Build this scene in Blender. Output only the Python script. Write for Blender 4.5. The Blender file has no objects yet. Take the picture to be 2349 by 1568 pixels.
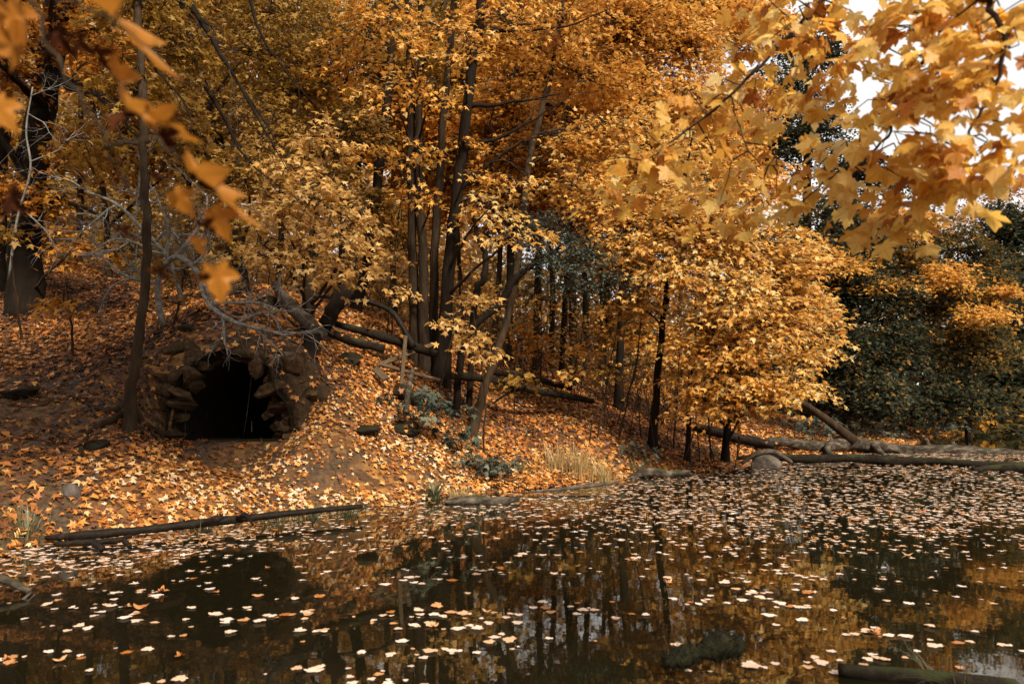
import bpy, math, random
import numpy as np
from mathutils import Vector
R = math.radians
SC = bpy.context.scene
COL = SC.collection
rng = np.random.default_rng(7)
random.seed(7)

# ------------------------------------------------------------------ camera, world, sun, exposure
DK = 1.3                                 # metres of depth per unit of the Y used below
F0 = 1304.0; F = F0 * DK; CX, CY, CAMZ = 1174.0, 784.0, 1.5; TH = math.atan(136 / F)
cam_d = bpy.data.cameras.new('camera'); cam = bpy.data.objects.new('camera', cam_d); COL.objects.link(cam)
cam.location = (0, 0, CAMZ); cam.rotation_euler = (R(90) + TH, 0, 0)
cam_d.sensor_width = 36; cam_d.lens = 36 * F / 2348; cam_d.clip_start = 0.05; cam_d.clip_end = 2000
cam_d.dof.use_dof = True; cam_d.dof.focus_distance = 14.5; cam_d.dof.aperture_fstop = 2.5
SC.camera = cam

SUN_EL, SUN_AZ = R(42), R(150)          # azimuth clockwise from +Y: behind the camera, to the right
w = bpy.data.worlds.new('World'); SC.world = w; w.use_nodes = True
nt = w.node_tree; nt.nodes.clear()
o_ = nt.nodes.new('ShaderNodeOutputWorld'); mixw = nt.nodes.new('ShaderNodeMixShader')
bg = nt.nodes.new('ShaderNodeBackground'); sky = nt.nodes.new('ShaderNodeTexSky')
sky.sky_type = 'NISHITA'; sky.sun_disc = False; sky.sun_elevation = SUN_EL; sky.sun_rotation = SUN_AZ
bg.inputs[1].default_value = 0.15; nt.links.new(sky.outputs[0], bg.inputs[0])
bc = nt.nodes.new('ShaderNodeBackground'); bc.inputs[0].default_value = (1.0, 0.955, 0.90, 1); bc.inputs[1].default_value = .74
tcw = nt.nodes.new('ShaderNodeTexCoord'); nzw = nt.nodes.new('ShaderNodeTexNoise'); nzw.inputs['Scale'].default_value = 2.2; nzw.inputs['Detail'].default_value = 5
rw = nt.nodes.new('ShaderNodeMapRange'); rw.inputs[1].default_value = .3; rw.inputs[2].default_value = .6; rw.inputs[3].default_value = .55; rw.inputs[4].default_value = 1
nt.links.new(tcw.outputs['Generated'], nzw.inputs['Vector']); nt.links.new(nzw.outputs[0], rw.inputs[0])
nt.links.new(rw.outputs[0], mixw.inputs[0]); nt.links.new(bg.outputs[0], mixw.inputs[1]); nt.links.new(bc.outputs[0], mixw.inputs[2])
nt.links.new(mixw.outputs[0], o_.inputs[0])

sl = bpy.data.lights.new('sun', 'SUN'); sl.energy = 5.0; sl.angle = R(10); sl.color = (1, .90, .74)
so = bpy.data.objects.new('sun', sl); COL.objects.link(so); so.location = (10, -10, 30)
sd = Vector((math.sin(SUN_AZ) * math.cos(SUN_EL), math.cos(SUN_AZ) * math.cos(SUN_EL), math.sin(SUN_EL)))
so.rotation_euler = sd.to_track_quat('Z', 'Y').to_euler()
vs = SC.view_settings; vs.view_transform = 'Standard'; vs.look = 'None'; vs.gamma = 1; vs.use_curve_mapping = False
vs.exposure = 0.62
cy = SC.cycles
cy.max_bounces = 6; cy.diffuse_bounces = 3; cy.glossy_bounces = 3; cy.transmission_bounces = 4; cy.transparent_max_bounces = 6
cy.caustics_reflective = False; cy.caustics_refractive = False
cy.sample_clamp_indirect = 6; cy.use_denoising = True; cy.use_adaptive_sampling = False

# ------------------------------------------------------------------ pixels to places (2348-px photo)
cT, sT = math.cos(TH), math.sin(TH)
CAM = np.array([0, 0, CAMZ])
def ray(u, v):
    x = (u - CX) / F; z = -(v - CY) / F
    return np.array([x, cT - sT * z, sT + cT * z])
def at(u, v, Y):
    r = ray(u, v); return CAM + r * (Y * DK / r[1])
def onwater(u, v, z=0.0):
    r = ray(u, v); return CAM + r * ((z - CAMZ) / r[2])
def px(n, Y): return n * Y / F0

# ------------------------------------------------------------------ noise
def _h(ix, iy, s):
    n = (ix * 374761393 + iy * 668265263 + s * 974634777) & 0x7fffffff
    n = ((n ^ (n >> 13)) * 1274126177) & 0x7fffffff
    return ((n ^ (n >> 16)) & 0xffff) / 65535.0
def vnoise(x, y, s=0):
    x = np.asarray(x, float); y = np.asarray(y, float)
    ix = np.floor(x).astype(np.int64); iy = np.floor(y).astype(np.int64)
    fx = x - ix; fy = y - iy; fx = fx * fx * (3 - 2 * fx); fy = fy * fy * (3 - 2 * fy)
    a = _h(ix, iy, s); b = _h(ix + 1, iy, s); c = _h(ix, iy + 1, s); d = _h(ix + 1, iy + 1, s)
    return (a * (1 - fx) + b * fx) * (1 - fy) + (c * (1 - fx) + d * fx) * fy - .5
def noise3(p, s=0):
    return (vnoise(p[:, 0] + p[:, 2] * .71, p[:, 1] - p[:, 2] * .53, s) + vnoise(p[:, 1] + p[:, 0] * .37, p[:, 2] + p[:, 0] * .41, s + 9)) * .9

# ------------------------------------------------------------------ mesh helpers
class MB:
    def __init__(s): s.v = []; s.q = []; s.t = []; s.n = 0
    def add(s, v, q=None, t=None):
        v = np.asarray(v, float)
        if q is not None and len(q): s.q.append(np.asarray(q) + s.n)
        if t is not None and len(t): s.t.append(np.asarray(t) + s.n)
        s.v.append(v); s.n += len(v)
    def tube(s, pts, rad, n=8, rough=0.0, seed=0, cap=True):
        pts = np.asarray(pts, float); rad = np.broadcast_to(np.asarray(rad, float), (len(pts),))
        m = len(pts); T = np.gradient(pts, axis=0); T /= np.linalg.norm(T, axis=1)[:, None] + 1e-9
        a = np.array([0, 0, 1.]) if abs(T[0][2]) < .9 else np.array([1., 0, 0])
        N = np.cross(T[0], a); N /= np.linalg.norm(N)
        V = []
        ang = np.arange(n) * 2 * math.pi / n
        for i in range(m):
            N = N - T[i] * N.dot(T[i]); N /= np.linalg.norm(N) + 1e-9
            B = np.cross(T[i], N)
            V.append(pts[i] + rad[i] * (np.cos(ang)[:, None] * N + np.sin(ang)[:, None] * B))
        V = np.array(V)
        if rough:
            P = V.reshape(-1, 3); ctr = np.repeat(pts, n, axis=0); rr = np.repeat(rad, n)
            k = 1 + rough * (noise3(P / (rr[:, None] * 1.1 + .02), seed) + .6 * noise3(P / (rr[:, None] * .45 + .01), seed + 3))
            V = (ctr + (P - ctr) * k[:, None]).reshape(V.shape)
        V = V.reshape(-1, 3)
        i, j = np.meshgrid(np.arange(m - 1), np.arange(n), indexing='ij')
        j2 = (j + 1) % n
        q = np.stack([i * n + j, i * n + j2, (i + 1) * n + j2, (i + 1) * n + j], -1).reshape(-1, 4)
        t = None
        if cap:
            V = np.vstack([V, pts[0] - T[0] * rad[0] * .15, pts[-1] + T[-1] * rad[-1] * .15])
            c0 = m * n; c1 = c0 + 1; jj = np.arange(n); j2 = (jj + 1) % n
            t = np.vstack([np.stack([np.full(n, c0), j2, jj], -1), np.stack([np.full(n, c1), (m - 1) * n + jj, (m - 1) * n + j2], -1)])
        s.add(V, q, t)
    def twigs(s, P, rad0, rad1):
        """P (M,k,3): many thin three-sided twigs at once"""
        M, k, _ = P.shape
        if not M: return
        T = np.gradient(P, axis=1); T /= np.linalg.norm(T, axis=2)[..., None] + 1e-9
        N = np.cross(T, np.array([.31, .52, .79])); N /= np.linalg.norm(N, axis=2)[..., None] + 1e-9
        B = np.cross(T, N)
        r = (rad0[:, None] * (1 - np.linspace(0, 1, k)) + rad1[:, None] * np.linspace(0, 1, k))[..., None]
        V = np.stack([P + r * (math.cos(a) * N + math.sin(a) * B) for a in (0, 2.094, 4.189)], 2)   # M,k,3,3
        base = (np.arange(M) * k * 3)[:, None, None]
        i, j = np.meshgrid(np.arange(k - 1), np.arange(3), indexing='ij')
        q = np.stack([i * 3 + j, i * 3 + (j + 1) % 3, (i + 1) * 3 + (j + 1) % 3, (i + 1) * 3 + j], -1).reshape(1, -1, 4) + base
        s.add(V.reshape(-1, 3), q.reshape(-1, 4))

def mesh_from(name, v, q, t, smooth=True, attrs=None):
    me = bpy.data.meshes.new(name)
    nq = 0 if q is None else len(q); ntr = 0 if t is None else len(t)
    me.vertices.add(len(v)); me.vertices.foreach_set('co', np.ascontiguousarray(v, dtype=np.float32).ravel())
    idx = np.concatenate([x.ravel() for x in ([q] if nq else []) + ([t] if ntr else [])]).astype(np.int32)
    me.loops.add(len(idx)); me.loops.foreach_set('vertex_index', idx)
    me.polygons.add(nq + ntr)
    st = np.concatenate([np.arange(nq) * 4, nq * 4 + np.arange(ntr) * 3]).astype(np.int32)
    me.polygons.foreach_set('loop_start', st)
    me.polygons.foreach_set('use_smooth', np.full(nq + ntr, smooth, dtype=bool))
    me.update(calc_edges=True)
    for nm, a in (attrs or {}).items():
        at_ = me.attributes.new(nm, 'FLOAT_VECTOR', 'POINT'); at_.data.foreach_set('vector', np.ascontiguousarray(a, dtype=np.float32).ravel())
    return me
def link(name, me, mat, root=None):
    o = bpy.data.objects.new(name, me); COL.objects.link(o); me.materials.append(mat)
    if root is not None: o.parent = root
    return o
def obj(name, mb, mat, root=None, smooth=True, origin=None, owner=None):
    """link an MB as ONE mesh; vertices are stored relative to the root (or to origin)"""
    v = np.vstack(mb.v); q = np.vstack(mb.q) if mb.q else None; t = np.vstack(mb.t) if mb.t else None
    off = np.array(origin) if origin is not None else (np.array(BASE[root.name]) if root is not None else v.mean(0))
    o = link(name, mesh_from(name, v - off, q, t, smooth), mat, root)
    BASE[o.name] = off
    if root is None: o.location = off
    return o
BASE = {}; DUST = []
def dust(o, dens):
    me = o.data; co = np.empty(len(me.vertices) * 3); no = np.empty(len(me.vertices) * 3); me.vertices.foreach_get('co', co); me.vertices.foreach_get('normal', no); DUST.append((co.reshape(-1, 3) + BASE[o.name], no.reshape(-1, 3), dens))
def thing(name, label, cat, loc, group=None):
    o = bpy.data.objects.new(name, None); COL.objects.link(o); o.location = loc; BASE[o.name] = np.array(loc, float)
    o.empty_display_size = .2
    return tag(o, label, cat, group)
def tag(o, label, cat, group=None):
    o['label'] = label; o['category'] = cat
    if group: o['group'] = group
    return o
def kind(o, k, label=None):
    o['kind'] = k
    if label: o['label'] = label
    return o

# ------------------------------------------------------------------ materials
def newmat(name):
    m = bpy.data.materials.new(name); m.use_nodes = True; m.node_tree.nodes.clear()
    return m, m.node_tree
def N(t, typ, **kw):
    n = t.nodes.new(typ)
    for k, v in kw.items():
        if k in n.inputs: n.inputs[k].default_value = v
        else: setattr(n, k, v)
    return n
def ramp(t, stops):
    r = t.nodes.new('ShaderNodeValToRGB'); e = r.color_ramp.elements
    while len(e) < len(stops): e.new(.5)
    for el, (p, c) in zip(e, stops): el.position = p; el.color = (*c, 1)
    return r
def leaf_mat(name, stops, trans=.42, rough=.5, veins=False, spec=.35, jitter=.12):
    m, t = newmat(name)
    a = N(t, 'ShaderNodeAttribute', attribute_name='leaf'); sp = N(t, 'ShaderNodeSeparateXYZ'); t.links.new(a.outputs['Vector'], sp.inputs[0])
    r = ramp(t, stops)
    geo = N(t, 'ShaderNodeNewGeometry'); nz = N(t, 'ShaderNodeTexNoise', Scale=18.0, Detail=2.0); t.links.new(geo.outputs['Position'], nz.inputs['Vector'])
    ma = N(t, 'ShaderNodeMath', operation='MULTIPLY_ADD'); t.links.new(nz.outputs[0], ma.inputs[0]); ma.inputs[1].default_value = jitter * 2
    sb = N(t, 'ShaderNodeMath', operation='SUBTRACT'); t.links.new(sp.outputs['Z'], sb.inputs[0]); sb.inputs[1].default_value = jitter
    t.links.new(sb.outputs[0], ma.inputs[2]); t.links.new(ma.outputs[0], r.inputs[0])
    col = r.outputs[0]
    if veins:
        # veins radiate from the petiole at leaf-space (0,0): angle based thin bands
        at2 = N(t, 'ShaderNodeMath', operation='ARCTAN2'); t.links.new(sp.outputs['X'], at2.inputs[0])
        ya = N(t, 'ShaderNodeMath', operation='ADD'); t.links.new(sp.outputs['Y'], ya.inputs[0]); ya.inputs[1].default_value = .02
        t.links.new(ya.outputs[0], at2.inputs[1])
        ml = N(t, 'ShaderNodeMath', operation='MULTIPLY'); t.links.new(at2.outputs[0], ml.inputs[0]); ml.inputs[1].default_value = 6.9
        cs = N(t, 'ShaderNodeMath', operation='COSINE'); t.links.new(ml.outputs[0], cs.inputs[0])
        mr = N(t, 'ShaderNodeMapRange'); t.links.new(cs.outputs[0], mr.inputs[0]); mr.inputs[1].default_value = .93; mr.inputs[2].default_value = 1.0; mr.inputs[3].default_value = 1.0; mr.inputs[4].default_value = .72
        mx = N(t, 'ShaderNodeMixRGB', blend_type='MULTIPLY'); mx.inputs[0].default_value = 1
        t.links.new(col, mx.inputs[1]); t.links.new(mr.outputs[0], mx.inputs[2]); col = mx.outputs[0]
    b = N(t, 'ShaderNodeBsdfPrincipled', Roughness=rough); b.inputs['Specular IOR Level'].default_value = spec
    tr = N(t, 'ShaderNodeBsdfTranslucent'); mix = N(t, 'ShaderNodeMixShader'); mix.inputs[0].default_value = trans
    hs = N(t, 'ShaderNodeHueSaturation'); hs.inputs['Saturation'].default_value = 1.0; hs.inputs['Value'].default_value = 1.0; t.links.new(col, hs.inputs['Color'])
    t.links.new(col, b.inputs['Base Color']); t.links.new(hs.outputs[0], tr.inputs[0])
    t.links.new(b.outputs[0], mix.inputs[1]); t.links.new(tr.outputs[0], mix.inputs[2])
    out = N(t, 'ShaderNodeOutputMaterial'); t.links.new(mix.outputs[0], out.inputs[0])
    return m
def rough_mat(name, stops, scale=6.0, stretch=(1, 1, 1), rough=.85, bump=.5, dist=.02, moss=None, moss_amt=.5, detail=8.0, spec=.08):
    m, t = newmat(name)
    tc = N(t, 'ShaderNodeTexCoord'); mp = N(t, 'ShaderNodeMapping'); mp.inputs['Scale'].default_value = stretch
    t.links.new(tc.outputs['Object'], mp.inputs[0])
    nz = N(t, 'ShaderNodeTexNoise', Scale=scale, Detail=detail, Roughness=.65); t.links.new(mp.outputs[0], nz.inputs['Vector'])
    r = ramp(t, stops); t.links.new(nz.outputs[0], r.inputs[0]); col = r.outputs[0]
    if moss:
        n2 = N(t, 'ShaderNodeTexNoise', Scale=3.1, Detail=6.0); t.links.new(tc.outputs['Object'], n2.inputs['Vector'])
        ge = N(t, 'ShaderNodeNewGeometry'); sx = N(t, 'ShaderNodeSeparateXYZ'); t.links.new(ge.outputs['Normal'], sx.inputs[0])
        ad = N(t, 'ShaderNodeMath', operation='MULTIPLY_ADD'); t.links.new(sx.outputs['Z'], ad.inputs[0]); ad.inputs[1].default_value = .22; t.links.new(n2.outputs[0], ad.inputs[2])
        mr = N(t, 'ShaderNodeMapRange'); t.links.new(ad.outputs[0], mr.inputs[0]); mr.inputs[1].default_value = .72 - .4 * moss_amt; mr.inputs[2].default_value = .86 - .4 * moss_amt
        mx = N(t, 'ShaderNodeMixRGB'); t.links.new(mr.outputs[0], mx.inputs[0]); t.links.new(col, mx.inputs[1]); mx.inputs[2].default_value = (*moss, 1); col = mx.outputs[0]
    b = N(t, 'ShaderNodeBsdfPrincipled', Roughness=rough); b.inputs['Specular IOR Level'].default_value = spec
    t.links.new(col, b.inputs['Base Color'])
    bp = N(t, 'ShaderNodeBump', Strength=bump, Distance=dist); t.links.new(nz.outputs[0], bp.inputs['Height']); t.links.new(bp.outputs[0], b.inputs['Normal'])
    out = N(t, 'ShaderNodeOutputMaterial'); t.links.new(b.outputs[0], out.inputs[0])
    return m

GOLD = [(0, (.25, .078, .012)), (.2, (.47, .185, .024)), (.5, (.67, .335, .055)), (.8, (.75, .45, .13)), (1, (.62, .49, .21))]
AMBER = [(0, (.17, .055, .008)), (.3, (.38, .140, .014)), (.6, (.54, .235, .028)), (1, (.62, .33, .06))]
OLIVE = [(0, (.09, .045, .010)), (.3, (.22, .110, .018)), (.65, (.34, .190, .032)), (1, (.40, .27, .07))]
PALE = [(0, (.34, .17, .04)), (.4, (.56, .31, .08)), (.8, (.70, .47, .18)), (1, (.58, .47, .22))]
GREEN = [(0, (.008, .010, .006)), (.35, (.022, .027, .016)), (.65, (.050, .056, .032)), (.76, (.09, .075, .030)), (.86, (.26, .13, .025)), (1, (.45, .19, .03))]
MIXED = [(0, (.014, .016, .009)), (.35, (.042, .046, .024)), (.55, (.10, .075, .024)), (.8, (.34, .15, .022)), (1, (.55, .25, .035))]
TEAL = [(0, (.030, .042, .032)), (.5, (.080, .102, .076)), (1, (.17, .19, .14))]
LITTER = [(0, (.035, .015, .007)), (.22, (.13, .045, .012)), (.42, (.36, .115, .018)), (.62, (.52, .205, .035)), (.82, (.62, .33, .10)), (.93, (.66, .43, .21)), (1, (.60, .45, .30))]
FLOAT = [(0, (.38, .13, .025)), (.22, (.54, .28, .12)), (.5, (.68, .47, .33)), (1, (.76, .60, .50))]
RUST = [(0, (.035, .010, .004)), (.5, (.085, .025, .008)), (1, (.16, .055, .015))]
PAL = {k: leaf_mat('leaf_' + k, s) for k, s in dict(gold=GOLD, amber=AMBER, olive=OLIVE, pale=PALE, green=GREEN, mixed=MIXED, teal=TEAL).items()}
NEARC = [(0, (.30, .085, .012)), (.12, (.52, .19, .024)), (.3, (.70, .35, .052)), (.5, (.80, .48, .095)), (.8, (.84, .57, .17)), (1, (.80, .60, .26))]
for k_, s_ in (('green', GREEN), ('mixed', MIXED), ('teal', TEAL)): PAL[k_] = leaf_mat('leaf_' + k_, s_, spec=.1, rough=.75)
PAL['near'] = leaf_mat('leaf_near', NEARC, trans=.6, veins=True, rough=.45)
M_LITTER = leaf_mat('leaf_litter', LITTER, trans=.12, rough=.55)
M_FLOAT = leaf_mat('leaf_float', FLOAT, trans=.1, rough=.38, spec=.6)
M_SUNK = leaf_mat('leaf_sunk', LITTER, trans=.05, rough=.6)
PAL['left'] = leaf_mat('leaf_left', [(0, (.38, .13, .014)), (.5, (.60, .26, .035)), (1, (.70, .36, .06))], trans=.4, veins=True)  # duller stops than leaf_near: the twig's shade is put into the colour
M_RUST = leaf_mat('leaf_rust', RUST, trans=.25, spec=.05, rough=.9)
BARK = rough_mat('bark', [(.2, (0.0062, 0.0043, 0.0025)), (.5, (0.0236, 0.0149, 0.0087)), (.75, (0.0527, 0.0347, 0.0211))], 9, (1, 1, .22), bump=1, dist=.06)
BARK_D = rough_mat('bark_dark', [(.2, (0.0037, 0.0025, 0.0019)), (.55, (0.0124, 0.0081, 0.0050)), (.8, (0.0298, 0.0192, 0.0118))], 9, (1, 1, .25), bump=.9, dist=.03)
BARK_B = rough_mat('bark_brown', [(.2, (0.0090, 0.0053, 0.0030)), (.5, (0.0315, 0.0195, 0.0105)), (.8, (0.0675, 0.0435, 0.0248))], 10, (1, 1, .25), bump=.9, dist=.02)
TWIG = rough_mat('twig', [(.3, (.018, .012, .008)), (.7, (.06, .04, .025))], 20, bump=.2)
LICHEN = rough_mat('lichen_twig', [(.3, (.06, .054, .044)), (.5, (.17, .158, .135)), (.75, (.34, .325, .29))], 14, bump=.3)
DEADWOOD = rough_mat('deadwood', [(.3, (.008, .006, .004)), (.48, (.040, .030, .021)), (.7, (.15, .122, .092))], 9, (.45, 1, 1), bump=.7, dist=.03, moss=(.035, .036, .016), moss_amt=.08)
WETWOOD = rough_mat('wetwood', [(.25, (0.0042, 0.0030, 0.0024)), (.6, (0.0156, 0.0108, 0.0072)), (.8, (0.0420, 0.0300, 0.0210))], 9, bump=.8, dist=.03, rough=.5)
MOSSWOOD = rough_mat('mosswood', [(.25, (0.0048, 0.0032, 0.0024)), (.6, (0.0176, 0.0128, 0.0080)), (.8, (0.0480, 0.0360, 0.0240))], 9, bump=.9, dist=.04, moss=(.026, .027, .010), moss_amt=.18)
BIRCH = rough_mat('grey_bark', [(.25, (0.0210, 0.0154, 0.0105)), (.5, (0.0700, 0.0546, 0.0399)), (.75, (0.1540, 0.1260, 0.0980))], 8, bump=.6, dist=.02)
PLANK = rough_mat('plank', [(.25, (0.0260, 0.0175, 0.0097)), (.5, (0.0748, 0.0507, 0.0292)), (.8, (0.1365, 0.0975, 0.0585))], 12, (1, 6, 6), bump=.5, dist=.01)
STONE = rough_mat('stone', [(.25, (.010, .006, .003)), (.48, (.058, .033, .016)), (.75, (.135, .082, .042))], 8, bump=1, dist=.09, moss=(.040, .034, .013), moss_amt=0)
STONE_G = rough_mat('stone_grey', [(.2, (0.0360, 0.0270, 0.0210)), (.5, (0.1020, 0.0810, 0.0660)), (.78, (0.1800, 0.1500, 0.1260))], 6, bump=.8, dist=.04, moss=(.04, .038, .02), moss_amt=.0)
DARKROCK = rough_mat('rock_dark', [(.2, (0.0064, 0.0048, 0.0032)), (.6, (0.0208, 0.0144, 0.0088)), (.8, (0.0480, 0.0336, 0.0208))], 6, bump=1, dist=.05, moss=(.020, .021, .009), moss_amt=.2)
MOSSY = rough_mat('wet_moss', [(.2, (.003, .003, .002)), (.6, (.014, .013, .006)), (.8, (.035, .032, .014))], 14, bump=1, dist=.02)
EARTH = rough_mat('packed_earth', [(.25, (.012, .007, .004)), (.5, (.045, .027, .014)), (.78, (.10, .062, .034))], 7, bump=1, dist=.08)
GRASS = {'dry': leaf_mat('grass_dry', [(0, (.24, .15, .05)), (.6, (.46, .33, .14)), (1, (.55, .43, .22))], .3),
         'green': leaf_mat('grass_green', [(0, (.05, .055, .022)), (.6, (.12, .12, .055)), (1, (.26, .23, .12))], .3)}

# ------------------------------------------------------------------ leaves
HALF20 = [(.0, .0), (.16, -.10), (.40, -.12), (.30, .06), (.50, .12), (.66, .40), (.44, .40), (.30, .36), (.34, .60), (.20, .68), (0, 1.0)]
HALF10 = [(0, .0), (.40, -.10), (.26, .12), (.64, .38), (.26, .40), (.0, 1.0)]
def tmpl(half):
    rt = half; lf = [(-x, y) for x, y in half[1:-1]][::-1]
    o = np.array(rt + lf); c = np.array([[0, .27]])
    p = np.vstack([c, o]); n = len(o)
    t = np.stack([np.zeros(n, int), 1 + np.arange(n), 1 + (np.arange(n) + 1) % n], -1)
    z = .10 - .55 * p[:, 0] ** 2 - .22 * (p[:, 1] - .3) ** 2; z[0] = 0.03
    return np.column_stack([p, z]), t
T20, T10 = tmpl(HALF20), tmpl(HALF10)
T4 = (np.array([[0, -.1, 0], [.5, .2, -.06], [.2, .55, 0], [0, 1, -.1], [-.2, .55, 0], [-.5, .2, -.06]]), np.array([[0, 1, 2], [2, 3, 4], [4, 5, 0], [0, 2, 4]]))
TFL = tmpl([(.0, .0), (.2, -.10), (.44, -.10), (.40, .06), (.56, .14), (.64, .38), (.50, .44), (.36, .46), (.36, .66), (.22, .78), (0, .95)])
TOV = (np.array([[0, 0, 0], [.28, .35, -.03], [.18, .75, -.03], [0, 1, -.08], [-.18, .75, -.03], [-.28, .35, -.03]]), np.array([[0, 1, 5], [1, 2, 5], [2, 4, 5], [2, 3, 4]]))
def nrm(a): return a / (np.linalg.norm(a, axis=-1, keepdims=True) + 1e-9)
def leaf_arrays(T, pos, tip, normal, size, tint, curl=None, wid=None):
    tv, tt = T; n = len(pos)
    y = nrm(tip); x = nrm(np.cross(y, normal)); z = np.cross(x, y)
    if curl is None: curl = rng.normal(1, .8, n)
    if wid is None: wid = rng.uniform(.85, 1.15, n)
    V = pos[:, None] + size[:, None, None] * (x[:, None] * (tv[None, :, 0, None] * wid[:, None, None]) + y[:, None] * tv[None, :, 1, None] + z[:, None] * (tv[None, :, 2, None] * curl[:, None, None]))
    A = np.empty((n, len(tv), 3)); A[..., 0] = tv[:, 0]; A[..., 1] = tv[:, 1]; A[..., 2] = tint[:, None]
    Tr = (tt[None] + (np.arange(n) * len(tv))[:, None, None]).reshape(-1, 3)
    return V.reshape(-1, 3), Tr, A.reshape(-1, 3)
def leaves_obj(name, arrs, mat, root=None, origin=None):
    V = []; Tt = []; A = []; k = 0
    for v, t, a in arrs: V.append(v); Tt.append(t + k); A.append(a); k += len(v)
    V = np.vstack(V); off = np.array(origin) if origin is not None else (BASE[root.name] if root is not None else np.zeros(3))
    o = link(name, mesh_from(name, V - off, None, np.vstack(Tt), True, {'leaf': np.vstack(A)}), mat, root)
    if root is None: o.location = off
    return o

# a flat layered spray of leaves on each twig
def spray_leaves(T, C, out, K, L, Wd, size, tint0, up=.45, camface=.0, droop=.22, tvar=.16, jit=.32):
    M = len(C)
    a = out.copy(); a[:, 2] = a[:, 2] * .35 - .12; a = nrm(a + rng.normal(0, .35, (M, 3)) * np.array([1, 1, .35]))
    n = np.array([0, 0, 1.]) + rng.normal(0, .20, (M, 3)) + out * np.array([up, up, 0])
    n = nrm(n - a * (n * a).sum(1, keepdims=True)); b = np.cross(n, a)
    t = rng.uniform(-.55, .6, (M, K)); sgn = np.where(rng.random((M, K)) < .5, -1., 1.)
    s = sgn * rng.uniform(.05, 1, (M, K)) * (1 - .35 * np.abs(t))
    P = C[:, None] + a[:, None] * (t * L)[..., None] + b[:, None] * (s * Wd)[..., None] + n[:, None] * (rng.normal(0, .045, (M, K)))[..., None]
    P[..., 2] -= (np.abs(s) ** 2 * Wd * .35) + (t + .3) ** 2 * L * .25
    tip = a[:, None] * .55 + b[:, None] * (sgn * .8)[..., None] + rng.normal(0, .5, (M, K, 3)); tip[..., 2] -= droop
    nn = n[:, None] + rng.normal(0, jit, (M, K, 3)) + out[:, None] * .16
    if camface:
        nn = nn + camface * nrm(CAM - P)
    sz = size * rng.uniform(.62, 1.12, (M, K))
    ti = np.clip(tint0[:, None] + rng.normal(0, tvar, (M, K)), 0, 1)
    twig = np.stack([C - a * L * .65 + n * .05, C - a * L * .1 + n * .02, C + a * L * .5 - np.array([0, 0, .04])], 1)
    return leaf_arrays(T, P.reshape(-1, 3), tip.reshape(-1, 3), nn.reshape(-1, 3), sz.ravel(), ti.ravel()), twig

def bez(p0, p1, p2, n):
    t = np.linspace(0, 1, n)[:, None]
    return (1 - t) ** 2 * p0 + 2 * t * (1 - t) * p1 + t * t * p2
def smooth_path(pts, n=5):
    """Catmull-Rom through points; last column may be the radius"""
    p = np.asarray(pts, float); e = np.vstack([2 * p[0] - p[1], p, 2 * p[-1] - p[-2]]); out = []
    for i in range(len(p) - 1):
        a, b, c, d = e[i:i + 4]
        for t in np.arange(n) / n:
            out.append(.5 * ((2 * b) + (-a + c) * t + (2 * a - 5 * b + 4 * c - d) * t * t + (-a + 3 * b - 3 * c + d) * t ** 3))
    out.append(p[-1]); return np.array(out)

# ------------------------------------------------------------------ ground
def shore(u, v): return onwater(u, v)
CT = []
for u, v in [(-150, 1330), (0, 1272), (100, 1245), (280, 1226), (440, 1206), (700, 1170), (1000, 1142), (1200, 1124), (1400, 1098), (1500, 1086), (1700, 1058)]:
    CT.append(onwater(u, v) + np.array([0, .02, .0]))
for u, v, Y in [(525, 1016, 9.1), (430, 1000, 8.8), (640, 1000, 9.2), (300, 968, 8.3), (200, 1020, 7.9), (0, 900, 8.6), (0, 1080, 6.8), (150, 1100, 6.9), (330, 1090, 7.5),
                (60, 705, 12), (200, 760, 10.6), (0, 780, 10.4), (-200, 700, 11.5), (350, 760, 10.2), (550, 760, 9.9), (600, 695, 11.5), (620, 668, 13.5), (400, 690, 12),
                (800, 905, 9.8), (850, 832, 11.5), (740, 775, 11.6), (700, 990, 9.0), (760, 1080, 8.6), (965, 835, 12.5), (880, 970, 10), (1100, 990, 11.5),
                (1250, 1052, 11.4), (1000, 1060, 9.9), (1300, 930, 14.5), (1350, 860, 19), (1500, 1015, 13), (1600, 960, 19), (1700, 1010, 16.5), (1200, 840, 19), (1050, 790, 17),
                (1480, 880, 24), (1780, 985, 19.5), (1900, 985, 22), (2050, 985, 26), (2160, 984, 30), (1700, 930, 28)]:
    CT.append(at(u, v, Y))
for p in [(0, 6, -.35), (4, 8, -.45), (10, 12, -.5), (20, 14, -.6), (6, 4, -.45), (-2.6, 5.2, -.12), (-4, 4, -.14), (0, 3.4, -.3), (30, 24, -.5), (12, 16.8, -.15), (9, 15.6, -.08), (16, 18.5, -.3),
          (0, 1.2, .02), (3.5, 1.6, .04), (7, 1.4, .05), (-5, 1.2, .1), (16, 1, .15), (0, -5, .7), (12, -8, 1), (-12, -6, 2.2), (-8, 3.4, .5), (-12, 6, 2.4),
          (35, 36, -.35), (42, 14, -.5), (27, 34, -.3), (22, 25, -.25), (28, 30, -.4), (33, 50, .4), (24, 44, .6), (44, 60, 1.4), (58, 30, .8), (58, 5, .8),
          (-30, 10, 8), (-34, 34, 11), (-14, 24, 6.5), (-16, 14, 5), (0, 30, 4.6), (-8, 40, 7.5), (4, 55, 5.5), (18, 60, 3), (-30, 70, 11), (10, 88, 5), (44, 88, 3), (12, 32, 2.0), (20, 40, 1.0)]:
    CT.append(np.array(p, float) * np.array([1, DK, 1]))
CT = np.array(CT)
def _U(r2): return .5 * r2 * np.log(r2 + 1e-9)
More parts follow.
